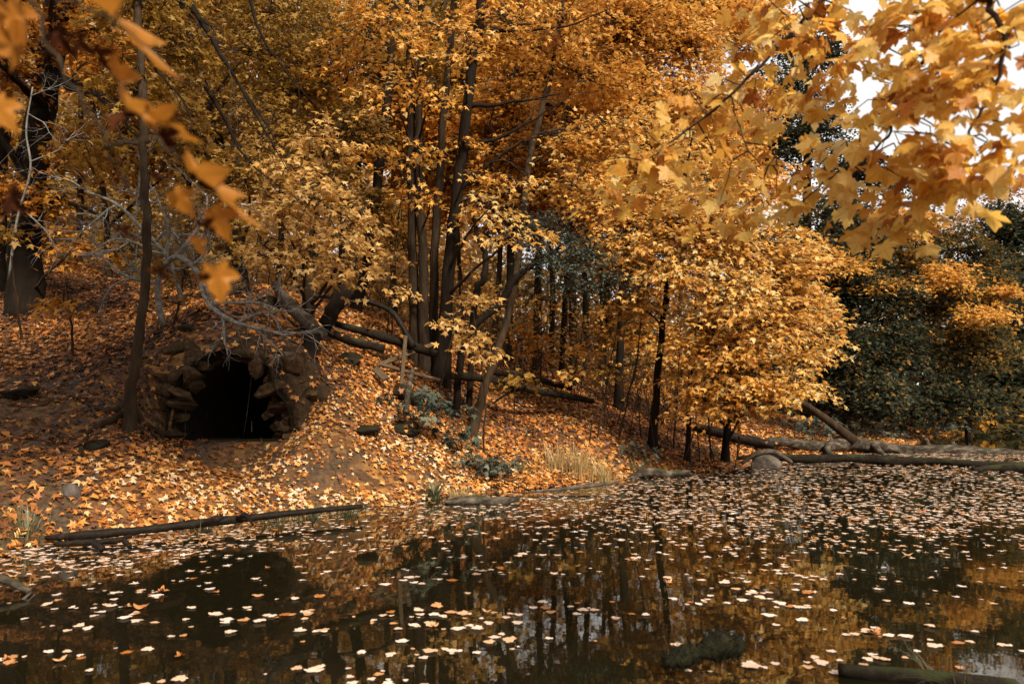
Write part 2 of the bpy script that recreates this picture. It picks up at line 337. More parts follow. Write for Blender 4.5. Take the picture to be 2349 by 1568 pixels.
def _fit():
    P = CT[:, :2]; n = len(P)
    K = _U(((P[:, None] - P[None]) ** 2).sum(2)) + np.eye(n) * .12
    A = np.zeros((n + 3, n + 3)); Q = np.column_stack([np.ones(n), P]); A[:n, :n] = K; A[:n, n:] = Q; A[n:, :n] = Q.T
    return np.linalg.solve(A, np.concatenate([CT[:, 2], np.zeros(3)]))
_W = _fit()
CAVE = at(516, 1012, 9.15); CX0, CY0, CZ0 = CAVE
def sstep(a, b, x): t = np.clip((x - a) / (b - a), 0, 1); return t * t * (3 - 2 * t)
def ground(x, y, fine=True):
    x = np.atleast_1d(np.asarray(x, float)); y = np.atleast_1d(np.asarray(y, float))
    xc = np.clip(x, -36, 58); yc = np.clip(y, -11, 114); z = np.empty(len(x)); P = CT[:, :2]; n = len(P)
    for i in range(0, len(x), 20000):
        q = np.column_stack([xc[i:i + 20000], yc[i:i + 20000]])
        z[i:i + 20000] = _U(((q[:, None] - P[None]) ** 2).sum(2)) @ _W[:n] + _W[n] + q @ _W[n + 1:]
    land = sstep(-.05, .25, z)
    z += land * (.22 * vnoise(x / 1.9, y / 1.9, 1) + (.10 * vnoise(x / .7, y / .7, 2) + .05 * vnoise(x / .28, y / .28, 3) if fine else 0))
    # the hollow in front of the cave and the rock face it is cut into
    lat = 1 - sstep(.82, 1.35, np.abs(x - CX0)); ff = CZ0 + (y - CY0) * .10
    cut = np.minimum(z, ff + 1.75 * sstep(CY0 + .02, CY0 + .42, y) + 2.5 * sstep(CY0 + .5, CY0 + 2.2, y))
    face = np.maximum(cut, np.where(y > CY0 + .3, ff + 1.42, -9))
    band = lat * sstep(CY0 - 1.6, CY0 - .7, y) * (1 - sstep(CY0 + 1.6, CY0 + 3, y))
    return z * (1 - band) + face * band
def hit(u, v, lift=0.):
    r = ray(u, v); d = np.arange(3.5, 60, .04); p = CAM + r[None] * (d / r[1])[:, None]; k = np.nonzero(p[:, 2] <= ground(p[:, 0], p[:, 1]) + lift)[0]
    return p[k[0]] if len(k) else p[-1]
def gz(x, y): return float(ground([x], [y])[0])

def grid_axis(segs):
    out = []
    for a, b, n in segs: out.append(np.linspace(a, b, n, endpoint=False))
    out.append([segs[-1][1]]); return np.concatenate(out)
gx = grid_axis([(-500, -60, 8), (-60, -14, 40), (-14, -8, 30), (-8, 6, 156), (6, 16, 70), (16, 60, 60), (60, 600, 10)])
gy = grid_axis([(-300, -20, 8), (-20, 2, 24), (2, 7, 40), (7, 18, 140), (18, 31, 70), (31, 78, 50), (78, 900, 16)])
GX, GY = np.meshgrid(gx, gy, indexing='ij'); GZ = ground(GX.ravel(), GY.ravel()).reshape(GX.shape)
GV = np.stack([GX, GY, GZ], -1).reshape(-1, 3); nx, ny = len(gx), len(gy)
ii, jj = np.meshgrid(np.arange(nx - 1), np.arange(ny - 1), indexing='ij')
gq = np.stack([ii * ny + jj, (ii + 1) * ny + jj, (ii + 1) * ny + jj + 1, ii * ny + jj + 1], -1).reshape(-1, 4)
fc = GV[gq].mean(1)
mouth = (np.abs(fc[:, 0] - CX0) < .90 - .28 * np.clip((fc[:, 2] - CZ0 - .6) / .7, 0, 1)) & (fc[:, 1] > CY0 + .0) & (fc[:, 1] < CY0 + .48) & (fc[:, 2] < CZ0 + 1.32)
gq = gq[~mouth]
def ground_mat():
    m, t = newmat('soil')
    ge = N(t, 'ShaderNodeNewGeometry')
    n1 = N(t, 'ShaderNodeTexNoise', Scale=14.0, Detail=8.0, Roughness=.7); n2 = N(t, 'ShaderNodeTexVoronoi', Scale=11.0); n3 = N(t, 'ShaderNodeTexNoise', Scale=.7, Detail=4.0)
    for n in (n1, n2, n3): t.links.new(ge.outputs['Position'], n.inputs['Vector'])
    soil = ramp(t, [(.3, (.022, .013, .007)), (.5, (.065, .040, .022)), (.72, (.125, .082, .048))]); t.links.new(n1.outputs[0], soil.inputs[0])
    lv = ramp(t, [(0, (.06, .024, .008)), (.3, (.20, .07, .013)), (.6, (.36, .145, .025)), (1, (.50, .26, .07))])
    sx = N(t, 'ShaderNodeSeparateColor'); t.links.new(n2.outputs['Color'], sx.inputs[0]); t.links.new(sx.outputs[0], lv.inputs[0])
    mr = N(t, 'ShaderNodeMapRange'); mr.inputs[1].default_value = .45; mr.inputs[2].default_value = .62; mr.inputs[4].default_value = .55; t.links.new(n3.outputs[0], mr.inputs[0])
    # litter cover grows with distance from the pond edge, mud lies below the waterline
    sp = N(t, 'ShaderNodeSeparateXYZ'); t.links.new(ge.outputs['Position'], sp.inputs[0])
    mz = N(t, 'ShaderNodeMapRange'); mz.inputs[1].default_value = -.06; mz.inputs[2].default_value = .1; t.links.new(sp.outputs['Z'], mz.inputs[0])
    mm = N(t, 'ShaderNodeMath', operation='MULTIPLY'); t.links.new(mr.outputs[0], mm.inputs[0]); t.links.new(mz.outputs[0], mm.inputs[1])
    mx = N(t, 'ShaderNodeMixRGB'); t.links.new(mm.outputs[0], mx.inputs[0]); t.links.new(soil.outputs[0], mx.inputs[1]); t.links.new(lv.outputs[0], mx.inputs[2])
    mud = N(t, 'ShaderNodeMixRGB'); t.links.new(mz.outputs[0], mud.inputs[0]); mud.inputs[1].default_value = (.095, .075, .036, 1); t.links.new(mx.outputs[0], mud.inputs[2])
    b = N(t, 'ShaderNodeBsdfPrincipled', Roughness=.9); b.inputs['Specular IOR Level'].default_value = .2
    t.links.new(mud.outputs[0], b.inputs['Base Color'])
    bp = N(t, 'ShaderNodeBump', Strength=.8, Distance=.05); t.links.new(n1.outputs[0], bp.inputs['Height']); t.links.new(bp.outputs[0], b.inputs['Normal'])
    out = N(t, 'ShaderNodeOutputMaterial'); t.links.new(b.outputs[0], out.inputs[0]); return m
kind(link('ground', mesh_from('ground', GV, gq, None, True), ground_mat()), 'structure')

# ------------------------------------------------------------------ water
def water_mat():
    m, t = newmat('pond_water')
    ge = N(t, 'ShaderNodeNewGeometry'); mp = N(t, 'ShaderNodeMapping'); t.links.new(ge.outputs['Position'], mp.inputs[0])
    n1 = N(t, 'ShaderNodeTexNoise', Scale=3.0, Detail=3.0); t.links.new(mp.outputs[0], n1.inputs['Vector'])
    bp = N(t, 'ShaderNodeBump', Strength=.05, Distance=.02); t.links.new(n1.outputs[0], bp.inputs['Height'])
    gl = N(t, 'ShaderNodeBsdfGlossy', Roughness=.02); gl.inputs[0].default_value = (.95, .93, .86, 1); t.links.new(bp.outputs[0], gl.inputs['Normal'])
    tr = N(t, 'ShaderNodeBsdfTransparent'); tr.inputs[0].default_value = (.52, .41, .23, 1)
    df = N(t, 'ShaderNodeBsdfDiffuse'); df.inputs[0].default_value = (.085, .075, .034, 1); mk = N(t, 'ShaderNodeMixShader'); mk.inputs[0].default_value = .09; t.links.new(tr.outputs[0], mk.inputs[1]); t.links.new(df.outputs[0], mk.inputs[2]); tr = mk
    fr = N(t, 'ShaderNodeFresnel', IOR=2.25); t.links.new(bp.outputs[0], fr.inputs['Normal'])
    mix = N(t, 'ShaderNodeMixShader'); t.links.new(fr.outputs[0], mix.inputs[0]); t.links.new(tr.outputs[0], mix.inputs[1]); t.links.new(gl.outputs[0], mix.inputs[2])
    out = N(t, 'ShaderNodeOutputMaterial'); t.links.new(mix.outputs[0], out.inputs[0]); return m
wv = np.array([[-16, -4, 0], [120, -4, 0], [120, 120, 0], [-16, 120, 0]], float)
kind(link('water', mesh_from('water', wv, np.array([[0, 1, 2, 3]]), None), water_mat()), 'structure')

# ------------------------------------------------------------------ rocks
import bmesh
def ico(sub):
    bm = bmesh.new(); bmesh.ops.create_icosphere(bm, subdivisions=sub, radius=1)
    v = np.array([x.co[:] for x in bm.verts]); t = np.array([[l.index for l in f.verts] for f in bm.faces]); bm.free(); return v, t
ICO3, ICO4 = ico(3), ico(4)
def rock_mb(c, size, seed, rot=0., planes=9, sub=3, tilt=(0, 0), rough=.10):
    r = np.random.default_rng(seed); v, t = (ICO3 if sub == 3 else ICO4); v = v.copy()
    for _ in range(planes):
        n = nrm(r.normal(0, 1, 3)); d = r.uniform(.45, .8); k = v @ n
        v = v - np.where(k > d, k - d, 0)[:, None] * n * .92
    v *= (1 + rough * (noise3(v * 2.3 + seed, seed) + .5 * noise3(v * 5 + seed, seed)))[:, None]
    v = v * np.array(size)
    a, b = tilt
    Rx = np.array([[1, 0, 0], [0, math.cos(a), -math.sin(a)], [0, math.sin(a), math.cos(a)]]); Ry = np.array([[math.cos(b), 0, math.sin(b)], [0, 1, 0], [-math.sin(b), 0, math.cos(b)]])
    Rz = np.array([[math.cos(rot), -math.sin(rot), 0], [math.sin(rot), math.cos(rot), 0], [0, 0, 1]])
    m = MB(); m.add(v @ (Rz @ Ry @ Rx).T + np.array(c), None, t); return m
def rock(label, c, size, seed, mat=None, name='rock', group=None, **k):
    o = obj(name, rock_mb(c, size, seed, **k), mat or STONE_G, None, origin=c); dust(o, .03 if mat is DARKROCK else .012); return tag(o, label, 'rock', group)

# ------------------------------------------------------------------ trees
def bare(m, p, d, L, r, lev, droop=.0):
    n = 7; P = [p]; dd = d.copy()
    for i in range(n - 1):
        dd = nrm(dd + rng.normal(0, .20, 3) + np.array([0, 0, -droop])); P.append(P[-1] + dd * L / (n - 1))
    P = np.array(P); rr = np.linspace(r, r * .45, n); m.tube(P, rr, 6 if r > .012 else 4, cap=False)
    if lev == 0: return
    for k in range(rng.integers(4, 7)):
        i = rng.integers(1, n); ax = nrm(np.cross(dd, rng.normal(0, 1, 3))); a = rng.uniform(.5, 1.1)
        t = nrm(P[i] - P[i - 1]); nd = nrm(t * math.cos(a) + ax * math.sin(a) + np.array([0, -.1, 0])); bare(m, P[i], nd, L * rng.uniform(.42, .68), rr[i] * .6, lev - 1, droop * .8)
def limb_pts(p0, p2, sag, n=9, jit=.05):
    L = np.linalg.norm(p2 - p0); mid = (p0 + p2) / 2 + np.array([0, 0, sag * L]) + rng.normal(0, .06, 3) * L
    b = bez(p0, mid, p2, n); b[1:-1] += rng.normal(0, jit * L / n, (n - 2, 3)); return b
def tree(label, stem, clusters, pal, T=T10, name='maple_tree', cat='tree', group=None, bark=None, K=15, L=.55, Wd=.34, size=.124, dens=1.0, tint=.5, limbs=(), sides=10, flare=1.5,
         twig=True, camface=0., up=.35, tier=.34, tvar=.16):
    """stem: list of (world xyz, radius); clusters: list of (centre xyz, (rx,ry,rz), number of sprays, tint shift)"""
    bark = bark or BARK
    P = np.array([np.append(p, r) for p, r in stem]); S = smooth_path(P, 5)
    base = S[0, :3].copy(); root = thing(name, label, cat, base, group)
    S2 = S.copy()
    h = np.linalg.norm(S[:, :3] - base, axis=1); S2[:, 3] *= 1 + (flare - 1) * np.exp(-h / (S[0, 3] * 3 + .05))
    S2[1:-1, :3] += rng.normal(0, .012, (len(S) - 2, 3))
    # carry the foot a little way into the soil
    foot = np.append(base - np.array([0, 0, .25]), S2[0, 3] * 1.15)
    S2 = np.vstack([foot, S2])
    m = MB(); m.tube(S2[:, :3], S2[:, 3], sides, rough=.16, seed=int(abs(base[0]) * 97) % 91)
    obj('trunk', m, bark, root)
    bm_ = MB(); arrs = []; anyb = False
    for pts in limbs:
        q = smooth_path(np.array([np.append(p, r) for p, r in pts]), 5); q[1:-1, :3] += rng.normal(0, .015, (len(q) - 2, 3)); lm = MB(); lm.tube(q[:, :3], q[:, 3] * np.linspace(1, .55, len(q)), 6); lo = obj('limb', lm, bark, root); lm = MB()
        for i in range(4, len(q), 2): bare(lm, q[i, :3], nrm(nrm(q[i, :3] - q[i - 1, :3]) + rng.normal(0, .6, 3)), rng.uniform(.4, 1.1), max(.005, q[i, 3] * .35), 1)
        obj('twigs', lm, TWIG, lo)
    tr0 = []
    for C, rad, n, dt in clusters:
        C = np.array(C, float); rad = np.array(rad, float)
        d = np.linalg.norm((S[:, :3] - C) * np.array([1, 1, .8]) + np.array([0, 0, .35]) * np.linalg.norm((S[:, :2] - C[:2]), axis=1)[:, None], axis=1); k = int(np.argmin(d[1:]) + 1)
        p0 = S[k, :3]; Lb = np.linalg.norm(C - p0)
        if Lb > .15:
            lp = limb_pts(p0, C, .06); r0 = min(S[k, 3] * .6, .012 + .012 * Lb); bm_.tube(lp, np.linspace(r0, max(.006, r0 * .35), len(lp)), 6); anyb = True
        n = max(1, int(n * dens)); u = nrm(rng.normal(0, 1, (n, 3))); rr = rng.random(n) ** .45
        c = C + u * rr[:, None] * rad
        if tier:
            hd = np.hypot(c[:, 0] - C[0], c[:, 1] - C[1]); c[:, 2] = C[2] + np.round((c[:, 2] - C[2]) / tier) * tier + rng.normal(0, .05, n) - .10 * hd ** 2 + rng.normal(0, .06)
        out = nrm((c - C) / rad * .8 + nrm(np.array([c[:, 0] - base[0], c[:, 1] - base[1], np.zeros(n)]).T + 1e-6) * .5 + rng.normal(0, .3, (n, 3)))
        ti = np.clip(tint + dt + rng.normal(0, .10, n), .02, .98)
        a, tw = spray_leaves(T, c, out, K, L, Wd, size, ti, up=up, camface=camface, tvar=tvar)
        arrs.append(a)
        if twig:
            bm_.twigs(tw, np.full(n, .008), np.full(n, .004)); anyb = True
            q0 = C + (c - C) * rng.uniform(.1, .45, (n, 1)); tw0 = tw[:, 0]; md = (q0 + tw0) / 2 + np.array([0, 0, .05]) + rng.normal(0, .05, (n, 3))
            bm_.twigs(np.stack([q0, md, tw0], 1), np.full(n, .013), np.full(n, .008))
    if anyb: obj('branches', bm_, TWIG if bark is not LICHEN else LICHEN, root)
    if arrs: leaves_obj('crown', arrs, PAL[pal] if isinstance(pal, str) else pal, root)
    return root
def stem_px(pts):
    """(u, v, Y, half-width px) -> (xyz, radius)"""
    return [(at(u, v, Y), px(r, Y)) for u, v, Y, r in pts]
def cl(u, v, Y, ru, rv, n=None, dt=0., ry=None):
    """ellipsoid cluster seen as an ru x rv ellipse at depth Y"""
    rx, rz = px(ru, Y), px(rv, Y); ry = ry or max(.5, .75 * rx)
    if n is None: n = 80 * rx * rz
    return (at(u, v, Y), (rx, ry, rz), n, dt)
def root_at_ground(pts):
    """drop the first stem point on to the terrain"""
    p, r = pts[0]; pts[0] = (np.array([p[0], p[1], gz(p[0], p[1])]), r); return pts

# ------------------------------------------------------------------ stone cave mouth in the bank
def build_cave():
    t = thing('stone_cave', 'low dark cave mouth framed by rough brown stones in the bank', 'cave', CAVE)
    # the tunnel runs back into the hill and bends out of sight
    m = MB(); n = 22; V = []
    prof = np.linspace(-.25, math.pi + .25, n)
    for k, s in enumerate(np.linspace(0, 1, 14)):
        y = CY0 - .02 + s * 4.2; xo = CX0 + .55 * s * s + .03; zo = CZ0 - .12 * s
        g = 1.06 + .10 * vnoise([k * .9], [3.1], 5)[0] - .25 * s
        ring = np.column_stack([xo + .95 * g * np.cos(prof), np.full(n, y), zo + np.where(np.sin(prof) < 0, 0, 1.28 * g * np.sin(prof))])
        ring[:, [0, 2]] += np.column_stack([vnoise(prof * 3 + k, prof * 0 + k * 1.3, 6), vnoise(prof * 3 + k, prof * 0 + k * 1.7, 7)]) * .16
        V.append(ring)
    V = np.array(V); K = len(V)
    i, j = np.meshgrid(np.arange(K - 1), np.arange(n), indexing='ij'); j2 = (j + 1) % n
    q = np.stack([i * n + j, (i + 1) * n + j, (i + 1) * n + j2, i * n + j2], -1).reshape(-1, 4)
    V = np.vstack([V.reshape(-1, 3), V[-1].mean(0)]); c = len(V) - 1; jj = np.arange(n)
    m.add(V, q, np.stack([(K - 1) * n + jj, np.full(n, c), (K - 1) * n + (jj + 1) % n], -1))
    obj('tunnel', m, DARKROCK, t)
    r = np.random.default_rng(3)
    m = MB(); na, nr = 60, 16; ph = np.linspace(-.12, math.pi + .12, na); cr = np.linspace(0, 1, nr)
    PH, CR = np.meshgrid(ph, cr, indexing='ij'); ra = .93 + .75 * CR; rb = 1.30 + .62 * CR
    X = CX0 + ra * np.cos(PH); Z = CZ0 + rb * np.sin(PH); Y = CY0 + .30 - .24 * np.sin(np.clip(CR * 1.5, 0, 1) * math.pi) ** .7 + .75 * np.clip(CR - .45, 0, 1) ** 1.2 + .35 * (np.clip(np.sin(PH), 0, 1)) * CR
    Pn = np.column_stack([X.ravel(), Y.ravel(), Z.ravel()]); nv = noise3(Pn * 3.2, 4) * .16 + noise3(Pn * 8, 5) * .11; Pn[:, 1] -= nv; Pn[:, 0] += nv * .5 * np.sign(Pn[:, 0] - CX0)
    i, j = np.meshgrid(np.arange(na - 1), np.arange(nr - 1), indexing='ij'); m.add(Pn, np.stack([i * nr + j, i * nr + j + 1, (i + 1) * nr + j + 1, (i + 1) * nr + j], -1).reshape(-1, 4))
    dust(obj('earth_collar', m, EARTH, t), .5)
    def st(x, z, y, s, rot_r, sd):
        # slab whose long axis points away from the opening
        obj('stone', rock_mb((x, y, z), s, sd, tilt=(r.normal(0, .2), -rot_r + r.normal(0, .25)), rot=r.normal(0, .3), planes=18, rough=.16, sub=4), STONE, t, smooth=False)
    sd = 100
    for k, ph in enumerate(np.linspace(math.pi * 1.02, -.05, 21)):
        if 1.15 < ph < 1.95: continue
        left = ph > 1.9; right = ph < 1.0
        for lay in range(3 if left else (2 if right else 1)):
            a = .97 + .24 * lay; b = 1.30 + .18 * lay
            x = CX0 + a * math.cos(ph) + r.normal(0, .05); z = CZ0 + .03 + b * max(0, math.sin(ph)) + r.normal(0, .05)
            s = (r.uniform(.22, .40), r.uniform(.2, .3), r.uniform(.09, .18))
            st(x, z, CY0 + .24 + .16 * lay + r.normal(0, .07), s, ph, sd); sd += 1
    # the right jamb reaches back into the tunnel
    for k in range(9):
        st(CX0 + .62 + r.normal(0, .08), CZ0 + .1 + k * .11, CY0 + .35 + r.uniform(0, .5), (r.uniform(.15, .25), .24, r.uniform(.09, .15)), .1, sd); sd += 1
build_cave()

# ------------------------------------------------------------------ trees round the main group
G = lambda pts: root_at_ground(stem_px(pts))
P3 = lambda pts: [(at(u, v, Y), px(r, Y)) for u, v, Y, r in pts]
tree('left stem of the slim dark twin trunks in the middle of the wood', G([(953, 838, 12.5, 12), (948, 640, 12.5, 11), (944, 430, 12.5, 10), (942, 200, 12.5, 9), (935, 0, 12.5, 8), (930, -250, 12.5, 6)]),
     [cl(860, 50, 12, 120, 80), cl(790, 150, 12.5, 110, 70), cl(890, 215, 11.4, 80, 40, dt=.1), cl(860, 350, 11.8, 70, 45), cl(930, -140, 12, 200, 90, 30), cl(820, -60, 12, 150, 60, 30)], 'gold', dens=.6, bark=BARK)
tree('right stem of the slim dark twin trunks, touching its neighbour', G([(973, 838, 12.45, 12), (970, 600, 12.4, 11), (962, 430, 12.4, 10), (960, 250, 12.4, 9), (966, 100, 12.4, 8), (960, -200, 12.4, 6)]),
     [cl(1000, 190, 11.2, 80, 35, dt=.12), cl(960, 330, 11.2, 60, 30, dt=.1), cl(1010, 60, 11.6, 90, 50), cl(935, 110, 11.4, 70, 35, dt=.05), cl(985, 440, 11.6, 45, 25)], 'gold', dens=.6, bark=BARK)
tree('thin straight trunk between the twin trunks and the thicker dark maple', G([(990, 835, 12.7, 11), (1000, 520, 12.7, 10), (1020, 250, 12.7, 9), (1042, 0, 12.7, 8), (1052, -250, 12.7, 6)]),
     [cl(1120, 110, 12.6, 100, 50, dt=-.1), cl(1060, -60, 12.4, 130, 70, 30), cl(1075, 330, 12.3, 45, 30, dt=-.1)], 'gold', dens=.6, bark=BARK)
tree('thickest dark maple of the middle group with long limbs reaching right', G([(1010, 842, 12.3, 17), (1035, 560, 12.3, 15), (1060, 350, 12.3, 13), (1080, 180, 12.3, 12), (1106, -20, 12.3, 12), (1125, -300, 12.3, 9)]),
     [cl(1180, 40, 12.6, 140, 60, dt=-.1), cl(1300, 50, 13, 130, 70, dt=-.05), cl(1120, 480, 10.9, 90, 30, dt=.25), cl(1190, 540, 11.0, 100, 28, dt=.25), cl(1080, 400, 11.4, 60, 25, dt=.1), cl(1070, 120, 11.2, 90, 35, dt=.08),
      cl(1200, 420, 12, 70, 30, dt=.1), cl(1130, -150, 12.5, 220, 90, 35)], 'gold', dens=.6, bark=BARK_D,
     limbs=[P3([(1050, 440, 12.3, 7), (1110, 385, 12.2, 5), (1200, 325, 12.1, 4), (1300, 300, 12, 2)]), P3([(1063, 345, 12.3, 6), (1180, 300, 12.4, 4.5), (1300, 225, 12.5, 2.5)]), P3([(1072, 245, 12.3, 6), (1150, 238, 12.5, 5), (1290, 215, 12.7, 3)]),
            P3([(1100, 60, 12.3, 6), (1170, 72, 12.3, 4.5), (1300, 60, 12.4, 3), (1400, 20, 12.4, 2)])])
tree('slender trunk leaning right from the low slope, brown in its lower half', G([(1078, 992, 11.3, 11), (1108, 900, 11.4, 10), (1132, 830, 11.5, 9.5), (1172, 690, 11.8, 9), (1195, 540, 12.2, 8), (1212, 380, 12.8, 8), (1240, 260, 13.2, 7), (1275, 110, 13.6, 6), (1300, -60, 14, 4)]),
     [cl(1330, 170, 13.8, 140, 70, dt=-.05), cl(1330, 420, 12.6, 110, 45, dt=.1), cl(1400, 290, 13, 100, 50, dt=.15), cl(1290, 330, 12.6, 80, 30, dt=.1), cl(1350, -60, 14, 180, 80, 40)], 'gold', bark=BARK_B)
tree('shaded russet maple behind the thick dark trunk', G([(1165, 830, 16.5, 10), (1170, 600, 16.5, 9), (1180, 300, 16.5, 8), (1190, 0, 16.5, 6)]),
     [cl(1180, 220, 15.8, 150, 110, 110), cl(1250, 330, 15.6, 130, 90, 80), cl(1120, 330, 16, 110, 90, 70), cl(1220, 90, 16, 190, 80, 100), cl(1180, 440, 16, 130, 50, 50)], 'amber', bark=BARK_D)
# ------------------------------------------------------------------ left side
tree('slim tree with spreading roots left of the cave mouth', G([(296, 962, 8.25, 14), (303, 880, 8.28, 12), (318, 790, 8.3, 11), (332, 650, 8.45, 10), (337, 540, 8.5, 10), (331, 430, 8.6, 10), (328, 300, 8.7, 9), (320, 60, 8.9, 9), (312, -200, 9.1, 7)]),
     [cl(290, 200, 9, 100, 60, dt=-.1), cl(400, 130, 9.5, 120, 60), cl(230, 330, 9.2, 90, 50, dt=-.1), cl(330, 20, 9.2, 130, 60), cl(410, 330, 9.4, 80, 50)], 'olive', bark=BARK_B, flare=1.3)
tB2 = tree('massive dark trunk on the slope at the far left', G([(60, 706, 12, 36), (58, 560, 12, 33), (72, 400, 12, 31), (105, 200, 12, 29), (135, 0, 12, 26), (150, -250, 12, 22)]),
     [cl(30, 150, 11.5, 90, 80, dt=-.1), cl(170, 330, 11.2, 80, 60, dt=-.1), cl(30, 430, 11.2, 80, 50, dt=-.1), cl(230, 60, 11.5, 130, 70), cl(130, 470, 11.5, 80, 40), cl(60, -80, 11, 200, 80, 80), cl(180, 560, 11.3, 90, 40), cl(150, -190, 9.3, 280, 80, 170), cl(-150, -120, 10, 200, 90, 90)], 'amber', bark=BARK_D, sides=14, flare=1.2,  # the forward cluster above the frame is added to shade the trunk
     limbs=[P3([(105, 170, 12, 17), (200, 205, 11.6, 11), (290, 235, 11.2, 8), (350, 290, 10.9, 5), (430, 420, 10.6, 3)]), P3([(70, 420, 12, 14), (20, 340, 11.7, 10), (-60, 250, 11.5, 7)]), P3([(100, 175, 11.6, 13), (180, 205, 10.4, 10), (250, 245, 10, 7), (330, 335, 9.8, 3)]), P3([(95, 240, 11.7, 12), (30, 180, 10.8, 9), (-40, 100, 10.4, 6)]), P3([(120, 90, 12, 13), (170, 10, 11.8, 10), (220, -90, 11.6, 7)]),
            P3([(66, 470, 12, 9), (150, 460, 11.4, 6), (260, 520, 11, 4), (330, 600, 10.8, 2)])])
tree('second dark trunk at the left edge close behind the massive one', G([(-20, 690, 13, 30), (-15, 400, 13, 27), (10, 150, 13, 23), (40, -60, 13, 18)]), [cl(-60, 250, 13, 120, 90, dt=-.1), cl(60, 60, 13.2, 120, 70), cl(110, 560, 13.4, 70, 60, dt=-.1)], 'amber', bark=BARK_D)
tree('olive leaved maple with slanting dark limbs above the cave', G([(560, 690, 12.6, 11), (540, 520, 12.6, 10), (490, 280, 12.4, 9), (430, 60, 12.2, 8), (390, -120, 12, 6)]),
     [cl(590, 110, 12, 140, 70), cl(500, 230, 11.6, 110, 70), cl(630, 300, 11.8, 110, 70), cl(700, 210, 12.6, 110, 70), cl(560, 400, 11, 110, 60, dt=.1), cl(440, 470, 10.6, 90, 50), cl(650, 20, 12.4, 150, 60), cl(520, 540, 11, 90, 40, dt=.1), cl(480, -80, 12, 200, 70, 40)], 'olive', bark=BARK_D,
     limbs=[P3([(400, -60, 11, 7), (470, 60, 11, 6), (530, 165, 10.9, 5), (600, 270, 10.8, 4), (665, 385, 10.7, 2)]), P3([(470, 190, 11.4, 5), (540, 320, 11.2, 4), (600, 430, 11, 2.5), (680, 500, 10.8, 1.5)]),
            P3([(360, -40, 10.5, 8), (430, 20, 10.4, 7), (480, 60, 10.3, 4)]), P3([(500, 300, 12, 5), (420, 330, 11.6, 4), (340, 400, 11.4, 2)]), P3([(385, -60, 9.6, 6), (455, 40, 9.6, 5.5), (520, 150, 9.5, 5), (590, 270, 9.4, 4), (655, 385, 9.3, 2)]), P3([(470, 200, 9.8, 4.5), (520, 280, 9.7, 4), (570, 370, 9.6, 3), (645, 430, 9.5, 1.5)]), P3([(300, 60, 9.2, 5), (350, 150, 9.2, 4), (420, 230, 9.1, 3), (470, 335, 9, 1.5)]), P3([(560, -40, 10, 5), (600, 80, 9.9, 4), (660, 170, 9.8, 3), (725, 245, 9.7, 1.5)])])
tree('leaning dark trunk at mid height left of the twin trunks', G([(815, 700, 15, 11), (838, 620, 15, 11), (862, 440, 15, 11), (884, 280, 15, 11), (896, 110, 15, 9), (890, -120, 15, 7)]),
     [cl(800, 300, 14.2, 110, 70), cl(760, 420, 13.6, 110, 60, dt=.05), cl(850, 480, 13.8, 90, 60, dt=.05), cl(930, 540, 14.5, 70, 50), cl(760, 60, 15, 120, 70, 40)], 'olive', bark=BARK_D)
tree('bright pale maple with drooping sprays above the grey fallen trunk', G([(706, 722, 10.9, 14), (712, 600, 10.9, 10), (735, 420, 10.8, 6), (760, 330, 10.9, 1.5)]),
     [cl(720, 450, 9.4, 80, 40), cl(785, 540, 9.4, 75, 38), cl(640, 500, 9.6, 70, 38), cl(805, 615, 9.5, 60, 30), cl(700, 585, 9.5, 85, 32), cl(600, 560, 9.7, 70, 32), cl(830, 500, 10, 50, 40), cl(680, 390, 9.9, 90, 40), cl(750, 330, 10.2, 80, 45)], 'pale', bark=BARK_B, dens=1.1)
# ------------------------------------------------------------------ the bright gold maples on the right bank
GO = dict(dens=1.6, up=.35, camface=.08, tint=.55, K=19, L=.75, Wd=.38, tvar=.22, size=.118)
tree('golden maple with a slim double bend trunk on the right bank', G([(1497, 1012, 12.8, 9), (1510, 840, 12.7, 8), (1527, 690, 12.6, 7), (1548, 520, 12.5, 8), (1575, 380, 12.6, 4), (1590, 300, 12.7, 1.5)]),
     [cl(1560, 520, 11.8, 130, 70, dt=.1), cl(1650, 430, 12, 130, 60, dt=.1), cl(1480, 480, 12.4, 90, 50), cl(1560, 620, 11.6, 120, 50, dt=.15), cl(1450, 610, 12.2, 70, 40, dt=.05), cl(1500, 340, 12.8, 110, 60, dt=.1), cl(1640, 540, 11.5, 100, 60, dt=.15), cl(1400, 540, 12.3, 80, 40, dt=.1), cl(1450, 700, 12.2, 70, 35, dt=.1), cl(1370, 470, 12.3, 70, 35, dt=.1)], 'gold', bark=BARK_D, **GO)
tree('golden maple leaning over the water, widest bright crown', G([(1575, 1022, 12.5, 6), (1582, 850, 12.4, 5), (1606, 600, 12.2, 4), (1650, 380, 12.1, 4)]),
     [cl(1740, 560, 11.8, 120, 70, dt=.12), cl(1800, 640, 11.8, 90, 60, dt=.1), cl(1690, 670, 11.2, 130, 60, dt=.15), cl(1620, 760, 11.6, 100, 45), cl(1770, 750, 11.4, 120, 50, dt=.1), cl(1680, 790, 11.3, 90, 40)], 'gold', bark=BARK_D, **GO)
